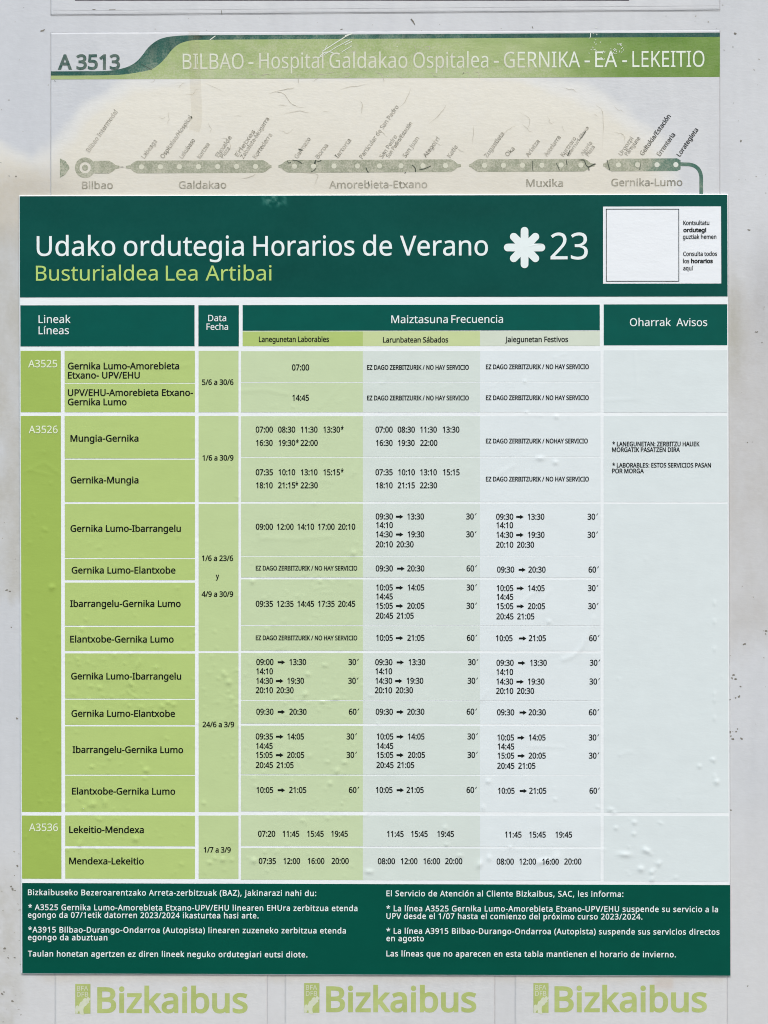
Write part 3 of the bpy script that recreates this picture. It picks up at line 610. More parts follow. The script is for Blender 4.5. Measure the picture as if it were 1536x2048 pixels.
for x, y, r in [(1470, 67, 2.6), (1482, 282, 2.4), (1498, 460, 1.9), (1524, 685, 1.5), (1514, 664, 1.3), (1511, 664, 1.1), (1495, 885, 1.3), (1490, 1288, 2), (1487, 1289, 1.5),
                (1467, 1350, 2), (1471, 1358, 2.4), (1464, 1356, 1.6), (1481, 1373, 1.5), (1478, 1393, 2), (1471, 1396, 1.8), (1460, 1399, 1.5), (1460, 1465, 2.3), (1472, 1463, 2), (1466, 1478, 2.2),
                (1483, 1477, 2.2), (1475, 1458, 1.6), (1462, 1472, 1.5), (1462, 1620, 1.5), (34, 1437, 1.8), (35, 1732, 2.2), (25, 1778, 2.6), (22, 1773, 1.8), (30, 1781, 1.5), (10, 1896, 2.3), (9, 1897, 1.8),
                (25, 2002, 2), (5, 1988, 1.8), (8, 1984, 1.4), (1495, 1972, 1.3), (1532, 1262, 2), (1531, 1268, 1.6), (32, 353, 1.6), (84, 62, 2), (88, 60, 1.3), (14, 1180, 2), (20, 1183, 1.6), (1466, 94, 1.2)]:
    blob(dk, x, y, r, random.uniform(1, 1.9), random.uniform(-1, 1))
for _ in range(80):
    z = random.choice([(0, 46, 1700, 2048), (0, 46, 1700, 2048), (1460, 1536, 300, 1500), (0, 100, 0, 380), (1445, 1530, 0, 380), (0, 44, 1040, 1260), (101, 1440, 32, 62)])
    x, y = random.uniform(z[0], z[1]), random.uniform(z[2], z[3])
    blob(pl if random.random() < .8 else dk, x, y, random.uniform(.5, 1.3), random.uniform(1, 2.2), random.uniform(-1, 1))
v, f, X, Y = dk.out(); o = part('dirt_specks', v, f, M_DIRT, panel); o['kind'] = 'stuff'
v, f, X, Y = pl.out(); o = part('dust_specks', v, f, M_DIRT2, panel); o['kind'] = 'stuff'

def film(root, x0, y0, x1, y1, step=4, edge=(1, 1, 1, 1), wear=.5, tl=None):
    """one old transparent-backed sheet with the grey line of dirt along its cut edge"""
    v, f, X, Y = slab(x0, y0, x1, y1, step, Z_OLD, 0.0, hold, tl)
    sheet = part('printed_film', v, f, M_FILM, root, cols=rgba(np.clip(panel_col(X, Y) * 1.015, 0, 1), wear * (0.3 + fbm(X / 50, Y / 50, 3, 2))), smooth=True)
    I = Ink(hold, Z_OLD + .16)
    w = 1.1
    for on, a, b in ((edge[0], (x0, y0), (x1, y0)), (edge[1], (x1, y0), (x1, y1)), (edge[2], (x1, y1), (x0, y1)), (edge[3], (x0, y1), (x0, y0))):
        if on:
            n = int(max(abs(b[0] - a[0]), abs(b[1] - a[1])) / 8) + 2
            P = np.stack([np.linspace(a[0], b[0], n), np.linspace(a[1], b[1], n)], 1)
            if tl is not None: P = np.stack(tl(P[:, 0], P[:, 1]), 1)
            I.ribbon(P, on * w * (0.35 + 1.0 * fbm(P[:, 0] / 30, P[:, 1] / 30, 2, 3)))
    if I.n:
        v, f, X, Y = I.out(); part('cut_edge', v, f, M_EDGE, root, parent=sheet)
    return sheet

# ================================================================== sheet cut off by the top of the picture
us = thing('notice_sheet', 'white sheet with black bottom border above the green header band', 'notice', (770, 30, 0))
TL_TOP = lambda X, Y: (X, Y - 10.0 * (X - 300) / 1340.0 * (Y > -1000))
sh = film(us, 101, -240, 1440, 30, tl=TL_TOP)
P = np.stack([np.linspace(150, 1258, 60), np.full(60, -7.0)], 1)
I = Ink(hold, Z_OLDPRINT); I.ribbon(P, 16.6); v, f, X, Y = I.out(); part('black_border', v, f, M_BLACK, us)
I = Ink(hold, Z_OLD + .2)
for yy in (20, 24):
    P = np.stack([np.linspace(106, 1438, 160), np.full(160, float(yy))], 1)
    P[:, 1] = TL_TOP(P[:, 0], P[:, 1])[1] + (1.2 if yy == 24 else 0)
    I.ribbon(P, (.25 if yy == 24 else .7) * (0.3 + 1.1 * fbm(P[:, 0] / 25, P[:, 1] / 25, 3, 3)))
v, f, X, Y = I.out(); part('frame_line', v, f, M_EDGE, us)
I = Pieces(hold, Z_OLD + .3)
I.ribbon([(822, 38), (826, 43), (830, 50)], [2.5, 3, 1]); I.ribbon([(443, 21), (444, 30)], 1.2); I.ribbon([(218, 20), (231, 19.5)], 1.3); I.ribbon([(185, 19.5), (191, 19)], 1.5)
I.ribbon([(1064, 53), (1066, 57)], 1.5)
I.put('scuff', M_DIRT, us)

# ================================================================== faded route map sheet
rm = thing('route_map_sheet', 'faded route map with green header band and rows of stops above the summer timetable', 'route map', (770, 700, 0))
TL_OLD = lambda X, Y: (X, Y - 5.5 * (X - 101) / 1339.0 + 3)
film(rm, 101, 62, 1440, 720, step=4, edge=(.5, .9, 0, 1.0), tl=TL_OLD)

def aged_print(name, I, c0, c1, parent=None, mat=None, amin=.1, amax=1.0, tone=9, z=None):
    v, f, X, Y = I.out()
    F = fade(X, Y)
    n = (fbm(X / 18, Y / 18, 1, 3) - .5)[:, None] * tone * 2
    c = lin(np.clip(mixc(np.broadcast_to(np.array(c0, float), (len(X), 3)), np.array(c1, float), F) + n, 0, 255))
    return part(name, v, f, mat or M_PRINT, rm, parent=parent, cols=rgba(c, amin + (amax - amin) * F))
top_out = fit_arc([(102, 142.8), (160, 142.6), (215, 141.8), (250.5, 135.4), (270.8, 125), (284, 111.7), (294.5, 97.5), (308, 85.2), (325, 76.5), (348.7, 72.3), (379, 70.7), (440, 70.3)])
low_out = fit_arc([(102, 151.4), (170, 151.2), (237, 150), (270.8, 145.8), (301, 139.5), (318, 129), (331.7, 115.3), (342, 102), (355.4, 90), (372.4, 83), (395, 80.2), (440, 79.6)])
def resample(p, n):
    d = np.concatenate([[0], np.cumsum(np.hypot(*np.diff(p, axis=0).T))]); t = np.linspace(0, d[-1], n)
    return np.stack([np.interp(t, d, p[:, 0]), np.interp(t, d, p[:, 1])], 1)
tail_x = np.linspace(445, 1439.5, 170)
top_all = np.vstack([resample(top_out, 90), np.stack([tail_x, 70.3 - 5.1 * (tail_x - 445) / 995], 1)])
low_all = np.vstack([resample(low_out, 90), np.stack([tail_x, 79.5 - 5.6 * (tail_x - 445) / 995], 1)])
I = Ink(hold, Z_OLDPRINT); k = len(top_all)
I.add(np.concatenate([top_all[:, 0], low_all[:, 0]]), np.concatenate([top_all[:, 1], low_all[:, 1]]), [[i, i + k, i + k + 1, i + 1] for i in range(k - 1)])
aged_print('header_swoosh', I, (28, 80, 70), (84, 122, 102), amin=.12, amax=.55, tone=14)
# light band: rows of points between the swoosh's lower line and the band's bottom
band_bot = 159 - 5.2 * (low_all[:, 0] - 102) / 1338.0
rows = 10; xs = low_all[:, 0]
gx = np.array([low_all[:, 0]] * (rows + 1)); gy = np.array([low_all[:, 1] + .0 + (band_bot - low_all[:, 1]) * j / rows for j in range(rows + 1)])
I = Ink(hold, Z_OLDPRINT); idx = np.arange(gx.size).reshape(gx.shape)
I.add(gx.ravel(), gy.ravel(), [[int(idx[j, i]), int(idx[j + 1, i]), int(idx[j + 1, i + 1]), int(idx[j, i + 1])] for j in range(rows) for i in range(k - 1)])
v, f, X, Y = I.out()
F = np.clip(fade(X, Y) * 1.1, 0, 1)
cb = mixc(np.broadcast_to(np.array([106., 140, 60]), (len(X), 3)), np.array([160., 178, 118]), np.clip(1 - sst(1020, 1330, X + 40 * (fbm(X / 60, Y / 40, 2, 3) - .5)), 0, 1))
cb = mixc(cb, np.array([180., 193, 152]), stain(X, Y) * sst(95, 150, Y) * .6)
cb = cb + (fbm(X / 40, Y / 16, 1, 3) - .5)[:, None] * np.array([26, 20, 26])
part('header_band', v, f, M_PRINT, rm, cols=rgba(lin(cb), .12 + .5 * F), smooth=True)
I = Ink(hold, Z_OLDTOP); I.text('A 3513', 115.8, 139.5, 240.3, 30.5, 26, ang=.1)
aged_print('code_lettering', I, (42, 82, 74), (100, 128, 112), mat=M_OLDINK, amin=.15, amax=.5)
I = Ink(hold, Z_OLDTOP)
for s, a, b, y, cp in [('BILBAO', 365.6, 487.4, 138.6, 31), ('-', 497, 507, 138.2, 31), ('Hospital', 518.6, 647, 137.2, 31), ('Galdakao', 659, 814.8, 136.6, 31), ('Ospitalea', 826.7, 976.6, 136, 31),
                       ('-', 987.4, 997.6, 135.6, 31), ('GERNIKA', 1007.7, 1160, 135.5, 31.5), ('-', 1169, 1179.5, 135, 31), ('EA', 1190.3, 1234.3, 134.7, 31.5), ('-', 1244.5, 1254, 134.4, 31), ('LEKEITIO', 1264.8, 1408.7, 134.4, 32)]:
    I.text(s, a, y, b, cp, 0 if s != '-' else 4, ang=.22)
aged_print('destination_lettering', I, (224, 231, 217), (216, 222, 200), mat=M_OLDINK, amin=0, amax=.6, tone=4)

def tilt_y(x): return -5.0 * (x - 170) / 1190.0
def bar_shape(I, tip0, b0, b1, tip1, cy, hh=12.7, stem=4.0):
    up = []; n = 4
    def side(s):
        p = []
        if tip0 is not None: p += [(tip0, cy + s * stem * .6), (b0 - 9, cy + s * stem)]
        p += [(b0 - 3, cy + s * hh * .72), (b0 + 4, cy + s * hh)]
        xs_ = np.arange(b0 + 12, b1 - 11, 8); p += [(float(x), cy + s * hh) for x in xs_]
        p += [(b1 - 4, cy + s * hh), (b1 + 3, cy + s * hh * .72)]
        if tip1 is not None: p += [(b1 + 9, cy + s * stem), (tip1, cy + s * stem * .6)]
        return p
    A = np.array(side(-1)); B = np.array(side(1)); m = np.array([[a[0], cy] for a in A]); k = len(A)
    P = np.vstack([A, m, B]); P[:, 1] += tilt_y(P[:, 0])
    I.add(P[:, 0], P[:, 1], [[i, i + k, i + k + 1, i + 1] for i in range(k - 1)] + [[i + k, i + 2 * k, i + 2 * k + 1, i + k + 1] for i in range(k - 1)])
BAR0, BAR1 = (58, 104, 90), (152, 156, 134)
segs = [((None, 186, 222, 239), []), ((252, 270, 530, 543), [283, 321, 359, 397, 435.6, 473, 511]), ((557, 572, 906, 922), [589, 627, 668, 715, 759, 802, 846, 891]),
        ((938, 952, 1172, 1189), [968.8, 1006.7, 1044.8, 1083.7, 1122, 1161.6]), ((1206, 1219, 1358, None), [1236.7, 1275, 1313.9, 1351.5])]
for (sg, dots) in segs:
    I = Ink(hold, Z_OLDPRINT)
    bar_shape(I, *sg, 334.5)
    if not dots: I.disc(170.3, 335.5, 20.5, 11.3).disc(170.3, 335.5, 6.2)
    if sg[3] is None:
        L = fit_arc([(1358, 328.5), (1368, 328.6), (1380, 329.2), (1390, 332.5), (1398, 340), (1402, 352), (1402.3, 370), (1402.5, 400)], 8)
        I.ribbon(L, 7.4)
    b = aged_print('route_bar', I, BAR0, BAR1, amin=.15, amax=1.0, tone=12)
    for d in dots:
        I = Ink(hold, Z_OLDTOP); I.disc(d, 334.5 + tilt_y(d), 5.2, n=18); aged_print('stop_dot', I, (215, 222, 215), (208, 208, 188), parent=b, amax=.5, tone=5)
I = Ink(hold, Z_OLDPRINT); I.poly([(120, 317), (131, 322), (138.5, 333), (139, 337), (131, 349), (120, 356)]); aged_print('start_arrow', I, BAR0, (132, 142, 120), tone=12)
for s, a, b, y, cp in [('Bilbao', 164, 225.8, 378, 15), ('Galdakao', 357.8, 452.6, 377.4, 15), ('Amorebieta-Etxano', 658.4, 854.4, 376.8, 15), ('Muxika', 1052.6, 1126, 373.8, 15), ('Gernika-Lumo', 1222.5, 1364.6, 372.4, 15)]:
    I = Ink(hold, Z_OLDTOP); I.text(s, a, y, b, cp, 10, ang=.2); aged_print('town_lettering', I, (58, 62, 62), (126, 123, 104), mat=M_OLDINK, amin=.1, amax=.6)
def stop_name(*lines):
    I = Ink(hold, Z_OLDTOP)
    for s, x0, y0, x1, y1, cp in lines:
        I.text(s, x0, y0, x0 + math.hypot(x1 - x0, y1 - y0), cp, 14, ang=math.degrees(math.atan2(y0 - y1, x1 - x0)))
    aged_print('stop_lettering', I, (26, 30, 30), (122, 119, 103), mat=M_OLDINK, amin=.05, amax=.85)
for L in [[('Bilbao Intermodal', 179, 305, 236, 224, 9)], [('Labeaga', 289, 318, 315, 283, 9)], [('Ospitalea/Hospital', 327, 318, 385, 235, 9)], [('Lekubaso', 365, 318, 391, 281, 9)],
          [('Kurtzea', 401, 318, 420, 289, 9)], [('Elexalde', 437, 315, 464, 275, 8.5), ('Plaza', 446, 317, 461, 297, 8.5)], [('Erletxes', 476, 314, 511, 263, 8.5), ('Zabaleta-Mugarra', 487, 318, 539, 238, 8.5)],
          [('Kortederra', 512, 318, 545, 270, 9)], [('Garmazo', 595, 318, 622, 278, 9)], [('Boroa', 637, 318, 657, 291, 9)], [('Iartorta', 676, 317, 703, 281, 9)],
          [('Particular de San Pedro', 725, 318, 798, 214, 9)], [('San Pedro', 765, 317, 795, 273, 8.5), ('San Pedro/Estación', 778, 316, 825, 247, 8)], [('San Juan', 811.6, 316, 839, 277, 9)], [('Ategorri', 852, 316, 880, 278, 9)],
          [('Katia', 900.5, 316, 916, 294, 9)], [('Zugastieta', 974.5, 316, 1009, 268, 9)], [('Oka', 1015.5, 314, 1030, 298, 9)], [('Ariatza', 1057, 315, 1080, 283, 9)], [('Astelarra', 1094, 314, 1122, 275, 9)],
          [('Kurtzero', 1127, 314, 1153, 277, 8.5), ('Ibarruri-Elexa', 1138, 313, 1178, 256, 7)], [('Ajuria', 1166, 312, 1185, 286, 8), ('Plaza', 1177, 313, 1190, 294, 8)],
          [('Urgozpi', 1243, 312, 1267, 277, 8.5), ('Paregune', 1255, 312, 1281, 277, 8.5)], [('Geltokia/Estación', 1286, 312, 1342, 233, 9.5)], [('Errenteria', 1320, 313, 1351, 270, 9.5)], [('Lorategieta', 1360, 314, 1397, 260, 9.5)]]:
    stop_name(*L)
# cracks and scratches in the old film
random.seed(8)
def walk(x, y, a, n, st, jit):
    p = [(x, y)]
    for _ in range(n):
        a += random.gauss(0, jit); x += st * math.cos(a); y += st * math.sin(a); p.append((x, y))
    return p
pc = Pieces(hold, Z_OLDTOP + .1)
def taper(n, w): return w * np.sin(np.linspace(.12, math.pi - .1, n)) * np.random.default_rng(n).uniform(.5, 1.2, n)
for pts, w in [([(410, 166), (450, 185)], .5), ([(537, 187), (556, 184), (570, 190), (580, 204), (594, 213), (612, 216)], 1.0), ([(545, 184), (575, 178), (590, 175)], .9), ([(720, 200), (725, 212), (722, 228)], 1.0),
               ([(800, 215), (812, 200), (822, 175)], .7), ([(858, 248), (880, 228), (893, 208)], .8), ([(1190, 210), (1203, 220), (1206, 240), (1204, 300)], .7), ([(600, 345), (634, 348), (632, 362), (628, 370)], .9),
               ([(480, 358), (500, 354), (513, 346)], .9), ([(560, 230), (600, 222), (620, 226)], .6), ([(948, 250), (944, 290)], .7), ([(680, 179), (700, 174), (735, 168)], .6), ([(1040, 225), (1060, 240), (1052, 262)], .6)]:
    q = fit_arc(pts, 4); q = q + np.random.default_rng(len(q)).normal(0, .5, q.shape); pc.ribbon(q, taper(len(q), w))
for _ in range(24):
    x, y = random.uniform(250, 1250), random.uniform(158, 300)
    q = np.array(walk(x, y, random.choice([0, .3, 1.4, 2.2]) + random.gauss(0, .3), random.randint(4, 12), 3.2, .5)); pc.ribbon(q, taper(len(q), random.uniform(.45, .8)))
for x, y in [(500, 150), (520, 152), (600, 152), (628, 146), (655, 147), (690, 146), (720, 139), (752, 145), (790, 152), (860, 146), (885, 148), (925, 146), (945, 148), (640, 125), (590, 105), (700, 110), (820, 100), (850, 94)]:
    q = np.array(walk(x, y, random.choice([0, -.3, .4]), random.randint(5, 11), 3.0, .6)); pc.ribbon(q, taper(len(q), random.uniform(.8, 1.5)))
pc.put('hairline_crack', M_CRACK, rm)
dc = Pieces(hold, Z_OLDTOP + .15)
for pts, w in [([(575, 322), (577, 326), (582, 325)], 2.2), ([(585, 320), (595, 322), (604, 327)], 2.4), ([(632, 320), (629, 328)], 5), ([(634, 324), (643, 321)], 2.4), ([(622, 344), (628, 341), (632, 337)], 2.2),
               ([(732, 335), (734, 341), (737, 345)], 3), ([(824, 330), (830, 336), (831, 344)], 3.2), ([(838, 340), (848, 338), (853, 336), (862, 332)], 2.4), ([(812, 344), (809, 347)], 2), ([(604, 301), (597, 298)], 3),
               ([(1065, 322), (1065, 336), (1066, 342)], 1.6), ([(1112, 326), (1116, 334), (1119, 341)], 2), ([(1132, 319), (1134, 330)], 2.4), ([(1140, 300), (1135, 312)], 2.6), ([(1161, 320), (1168, 321), (1172, 330), (1177, 334), (1187, 329), (1191, 328)], 3.2),
               ([(1177, 334), (1178, 341)], 3), ([(1214, 320), (1217, 332), (1219, 340)], 2.4), ([(1281, 329), (1279, 340)], 1.6), ([(1160, 279), (1168, 268), (1171, 262)], 1.8), ([(737, 363), (738, 372)], 2.2), ([(384, 237), (382, 233)], 4),
               ([(282, 128), (304, 140)], 1.3), ([(240, 334), (247, 334)], 1.5), ([(388, 73), (420, 71.5)], 1.4), ([(386, 77), (405, 75)], 1.2), ([(109, 161), (111, 163)], 1.6), ([(925, 149), (928, 145)], 1.5)]:
    q = fit_arc(pts, 4) if len(pts) > 2 else np.array(pts, float); dc.ribbon(q, .72 * w * np.linspace(.7, 1, len(q)))
dc.put('dark_crack', M_CRACKD, rm)
sc_ = Ink(hold, Z_OLDTOP + .2)
for pts, w in [([(420, 80), (431, 72)], 1.8), ([(645, 103), (668, 88), (692, 73), (704, 67)], 1.8), ([(648, 110), (672, 95), (700, 80)], 1.3), ([(640, 112), (650, 105), (660, 104), (668, 107)], 1.8), ([(690, 72), (704, 68)], 2.2),
               ([(690, 90), (704, 83)], 1.4), ([(684, 104), (704, 92)], 1.3), ([(655, 90), (650, 98)], 1.2), ([(636, 116), (645, 112)], 1.6), ([(1181, 66), (1181, 75)], 1.6), ([(395, 113), (395, 128)], 1.2)]:
    sc_.ribbon(np.array(pts, float), w)
for _ in range(30):   # scraped patch over the last words
    t = random.random(); x = 1200 + 48 * t + random.gauss(0, 2.5); y = 115 - 24 * t + random.gauss(0, 4.5)
    q = walk(x, y, random.choice([-.5, 1.0, 2.0]), 2, random.uniform(1.5, 3), .6); sc_.ribbon(np.array(q), random.uniform(.6, 1.3))
for _ in range(26):
    x, y = random.choice([(random.gauss(1192, 10), random.gauss(66, 10)), (random.gauss(1190, 6), random.gauss(98, 6)), (random.uniform(520, 900), random.uniform(85, 155))])
    sc_.ribbon(np.array(walk(x, y, random.uniform(0, 3), 2, 1.6, .8)), random.uniform(.5, 1.1))
v, f, X, Y = sc_.out(); part('film_scratches', v, f, M_SCR, rm)

# yellowed tape
tp = thing('tape_strip', 'narrow yellowed tape strip crossing the first word on the green header band', 'tape', (392, 260, 0))
P = fit_arc([(388, 62), (389, 120), (391, 170), (393, 215), (392, 245), (388, 262)], 8)
I = Ink(hold, Z_TAPE); I.ribbon(P, 22.0); v, f, X, Y = I.out(); part('tape_film', v, f, M_TAPE, tp)

# ================================================================== three logo stickers under the poster
def logo(label, x0, x1, em, t0, t1, base):
    lg = thing('logo_sticker', label, 'sticker', ((x0 + x1) / 2, 2090, 0), 'logo stickers in a row below the timetable poster')
    film(lg, x0, 1890, x1, 2110, edge=(0, .9, .6, .9), wear=.8)
    I = Ink(hold, Z_OLDPRINT)
    ex0, ex1 = em; ey0, ey1 = base - 58.5, base + 1
    n = 8
    gx_, gy_ = np.meshgrid(np.linspace(ex0, ex1, n), np.linspace(ey0, ey1, 2 * n)); ii = np.arange(gx_.size).reshape(gx_.shape)
    I.add(gx_.ravel(), gy_.ravel(), [[int(ii[j, i]), int(ii[j + 1, i]), int(ii[j + 1, i + 1]), int(ii[j, i + 1])] for j in range(2 * n - 1) for i in range(n - 1)])
    def lgcol(X, Y):
        c = np.array([172., 186, 112]) + (fbm(X / 30, Y / 30, 2, 3) - .5)[:, None] * 22
        return rgba(lin(c), .2 + .7 * fbm(X / 25, Y / 25, 4, 2))
    v, f, X, Y = I.out(); e = part('emblem', v, f, M_LOGO, lg, cols=lgcol(X, Y))
    I = Ink(hold, Z_OLDTOP); w = ex1 - ex0
    I.text('BFA', ex0 + 3.5, ey0 + 13.5, ex1 - 4.5, 9.5, 6, ang=0).text('DFB', ex0 + 3.5, ey0 + 25.5, ex1 - 4.5, 9.5, 6, ang=0)
    sil = np.array([(0.02, 1.0), (0.0, .86), (.04, .74), (.16, .72), (.24, .76), (.27, .70), (.33, .62), (.46, .58), (.55, .50), (.66, .47), (.74, .50), (.80, .45), (.88, .44), (.92, .49), (.99, .46),
                    (1.0, .53), (.90, .58), (.94, .63), (.82, .66), (.72, .73), (.58, .78), (.54, .86), (.55, .96), (.62, 1.05), (.45, 1.04), (.30, 1.0), (.27, .9), (.20, .93), (.14, 1.0)])
    pts = np.stack([ex0 + sil[:, 0] * w, ey0 + sil[:, 1] * (ey1 - ey0)], 1)
    from mathutils.geometry import tessellate_polygon
    I.add(pts[:, 0], pts[:, 1], [list(t)[::1] for t in tessellate_polygon([[Vector((a, -b, 0)) for a, b in pts]])])
    I.disc(ex0 + w * .62, ey0 + (ey1 - ey0) * .57, 2.0, n=10)
    v, f, X, Y = I.out(); part('emblem_relief', v, f, M_LOGOPALE, lg, parent=e)
    I = Ink(hold, Z_OLDPRINT); I.text('Bizkaibus', t0, base, t1, 52, 20, ang=0)
    v, f, X, Y = I.out(); part('logo_lettering', v, f, M_LOGO, lg, cols=lgcol(X, Y))
    return lg
logo('pale green bus logo sticker farthest left below the timetable poster', 110, 535, (150.6, 181), 194.6, 495.2, 2026)
logo('middle of three pale green bus logo stickers below the timetable poster', 570, 990, (608.3, 638.8), 652.3, 952.6, 2024.3)
logo('pale green bus logo sticker farthest right, near the rusty smear below the timetable poster', 1030, 1455, (1066.8, 1097), 1109, 1413.7, 2024.3)

# ================================================================== summer timetable poster
po = thing('timetable_poster', 'large green and white summer timetable poster in the middle of the panel', 'poster', (750, 1949, 0))
v, f, X, Y = slab(41.2, 390.2, 1457.4, 1949.6, 3, Z_POSTER, 0.2, hposter, tilter(750))
part('white_sheet', v, f, M_WHITE, po, smooth=True)
def cell(name, x0, y0, x1, y1, xref, mat, z=Z_CELL, col=None, step=3):
    v, f, X, Y, _ = grid(x0, y0, x1, y1, step, z, hposter, tilter(xref))
    return part(name, v, f, mat, po, smooth=True, cols=None if col is None else col(X, Y))
def letters(name, parent, mat, *items, z=Z_INK):
    I = Ink(hposter, z)
    for it in items: I.text(*it[0], **it[1])
    v, f, X, Y = I.out(); return part(name, v, f, mat, po, parent=parent)
def T(*a, **k): return (a, k)

def head_col(X, Y):
    c = np.broadcast_to(np.array([0., 74, 66]), (len(X), 3)) + (fbm(X / 120, Y / 60, 3, 3) - .5)[:, None] * np.array([4, 9, 8])
    n = fbm(X / 6, Y / 6, 4, 3)
    q = np.exp(-((X - 550) / 24) ** 4 - ((Y - 396) / 17) ** 4) * sst(.35, .75, n)
    c = mixc(c, np.array([110., 150, 138]), q * .75)
    return rgba(lin(np.clip(c, 0, 255)), np.ones(len(X)))
hd = cell('header_panel', 42.6, 391.7, 1455.8, 594.5, 750, M_HEAD, col=head_col)
letters('title_lettering', hd, M_TWHITE, T('Udako', 74.5, 512.7, 231.5, 39.6, 5), T('ordutegia', 248.5, 512.6, 488, 39.6, 5), T('Horarios', 507.5, 512.4, 709, 39.6, 5), T('de', 726, 512.2, 784, 39.6, 5), T('Verano', 800, 512, 975.6, 39.6, 5))
letters('subtitle_lettering', hd, M_TLIME, T('Busturialdea', 73.1, 562.1, 316, 29.8, 2), T('Lea', 332.5, 562, 395.5, 29.8, 2), T('Artibai', 411.5, 561.8, 543.3, 29.8, 2))
letters('year_lettering', hd, M_TWHITE, T('23', 1100.6, 519.5, 1175, 53, 2))
I = Ink(hposter, Z_INK)
fx, fy = 1048.7, 495.8
pts = []
for i in range(8):
    a = i * math.pi / 4
    L_ = 33.6 if i % 2 == 0 else 30.5
    px, py = fx + L_ * math.cos(a), fy + L_ * math.sin(a)
    for t in np.linspace(-math.pi / 2, math.pi / 2, 9):
        pts.append((px + 7.7 * math.cos(a + t), py + 7.7 * math.sin(a + t)))
    am = a + math.pi / 8
    pts.append((fx + 20.3 * math.cos(am), fy + 20.3 * math.sin(am)))
n = len(pts); c0 = np.array([(fx, fy)] + pts)
I.add(c0[:, 0], c0[:, 1], [[0, 1 + (i + 1) % n, 1 + i] for i in range(n)])
v, f, X, Y = I.out(); part('flower_mark', v, f, M_TWHITE, po, parent=hd)
bx = cell('info_box', 1205.6, 413.9, 1443, 567.9, 1325, M_BOX, z=Z_BOX)
letters('info_lettering', bx, M_INK, T('Kontsultatu', 1365.7, 451, 1417.5, 8.8, 16), T('ordutegi', 1365.7, 465.3, 1411.4, 8.8, 36), T('guztiak hemen', 1364.8, 478.8, 1431.7, 8.8, 16),
        T('Consulta todos', 1365.4, 512.9, 1433, 8.8, 16), T('los', 1365.4, 527.3, 1377.5, 8.8, 16), T('horarios', 1381, 527.3, 1424.7, 8.8, 36), T('aquí', 1365.4, 541.6, 1385, 8.8, 16), z=Z_MARK)
I = Ink(hposter, Z_MARK)
x0, y0, x1, y1 = 1211.9, 419.2, 1356.6, 563.2
for (ax, ay, bx_, by_) in ((x0 - .6, y0, x1 + .6, y0), (x1, y0 + .6, x1, y1 - .6), (x0 - .6, y1, x1 + .6, y1), (x0, y0 + .6, x0, y1 - .6)):
    I.ribbon(np.stack([np.linspace(ax, bx_, 40), np.linspace(ay, by_, 40)], 1), 1.25)
v, f, X, Y = I.out(); part('square_outline', v, f, M_INK, po, parent=bx)

h = cell('heading_cell', 43.3, 611, 389.6, 693.1, 215, M_HCELL)
letters('heading_lettering', h, M_TWHITE, T('Lineak', 78.2, 646.7, 142.2, 15.6, 4), T('Líneas', 78.2, 669, 138.8, 15.6, 4))
h = cell('heading_cell', 397.4, 611, 478, 693.1, 440, M_HCELL)
letters('heading_lettering', h, M_TWHITE, T('Data', 417, 643, 452.9, 12.7, 5), T('Fecha', 413.7, 660.3, 456.6, 12.7, 5))
h = cell('heading_cell', 485.7, 610.3, 1199, 661.6, 760, M_HCELL)
letters('heading_lettering', h, M_TWHITE, T('Maiztasuna', 782.6, 646.9, 895.5, 15.4, 5), T('Frecuencia', 902.5, 646.5, 1005.7, 15.4, 5))
for x0, x1, mt, s, a, b, y in [(485.7, 725.8, 'subweek', 'Lanegunetan Laborables', 518.3, 658, 684.6), (725.8, 959.7, 'subsat', 'Larunbatean Sábados', 766, 896.2, 685.6), (959.7, 1199, 'subhol', 'Jaiegunetan Festivos', 1010, 1135.5, 684.8)]:
    h = cell('heading_cell', x0, 663, x1, 692.4, 760, GREENS[mt]); letters('heading_lettering', h, M_INK, T(s, a, y, b, 11.0, 15))
h = cell('heading_cell', 1207, 609.2, 1455, 691, 1330, M_HCELL)
letters('heading_lettering', h, M_TWHITE, T('Oharrak', 1259, 652.8, 1341, 15.6, 4), T('Avisos', 1351.8, 652.9, 1413.4, 15.6, 4))

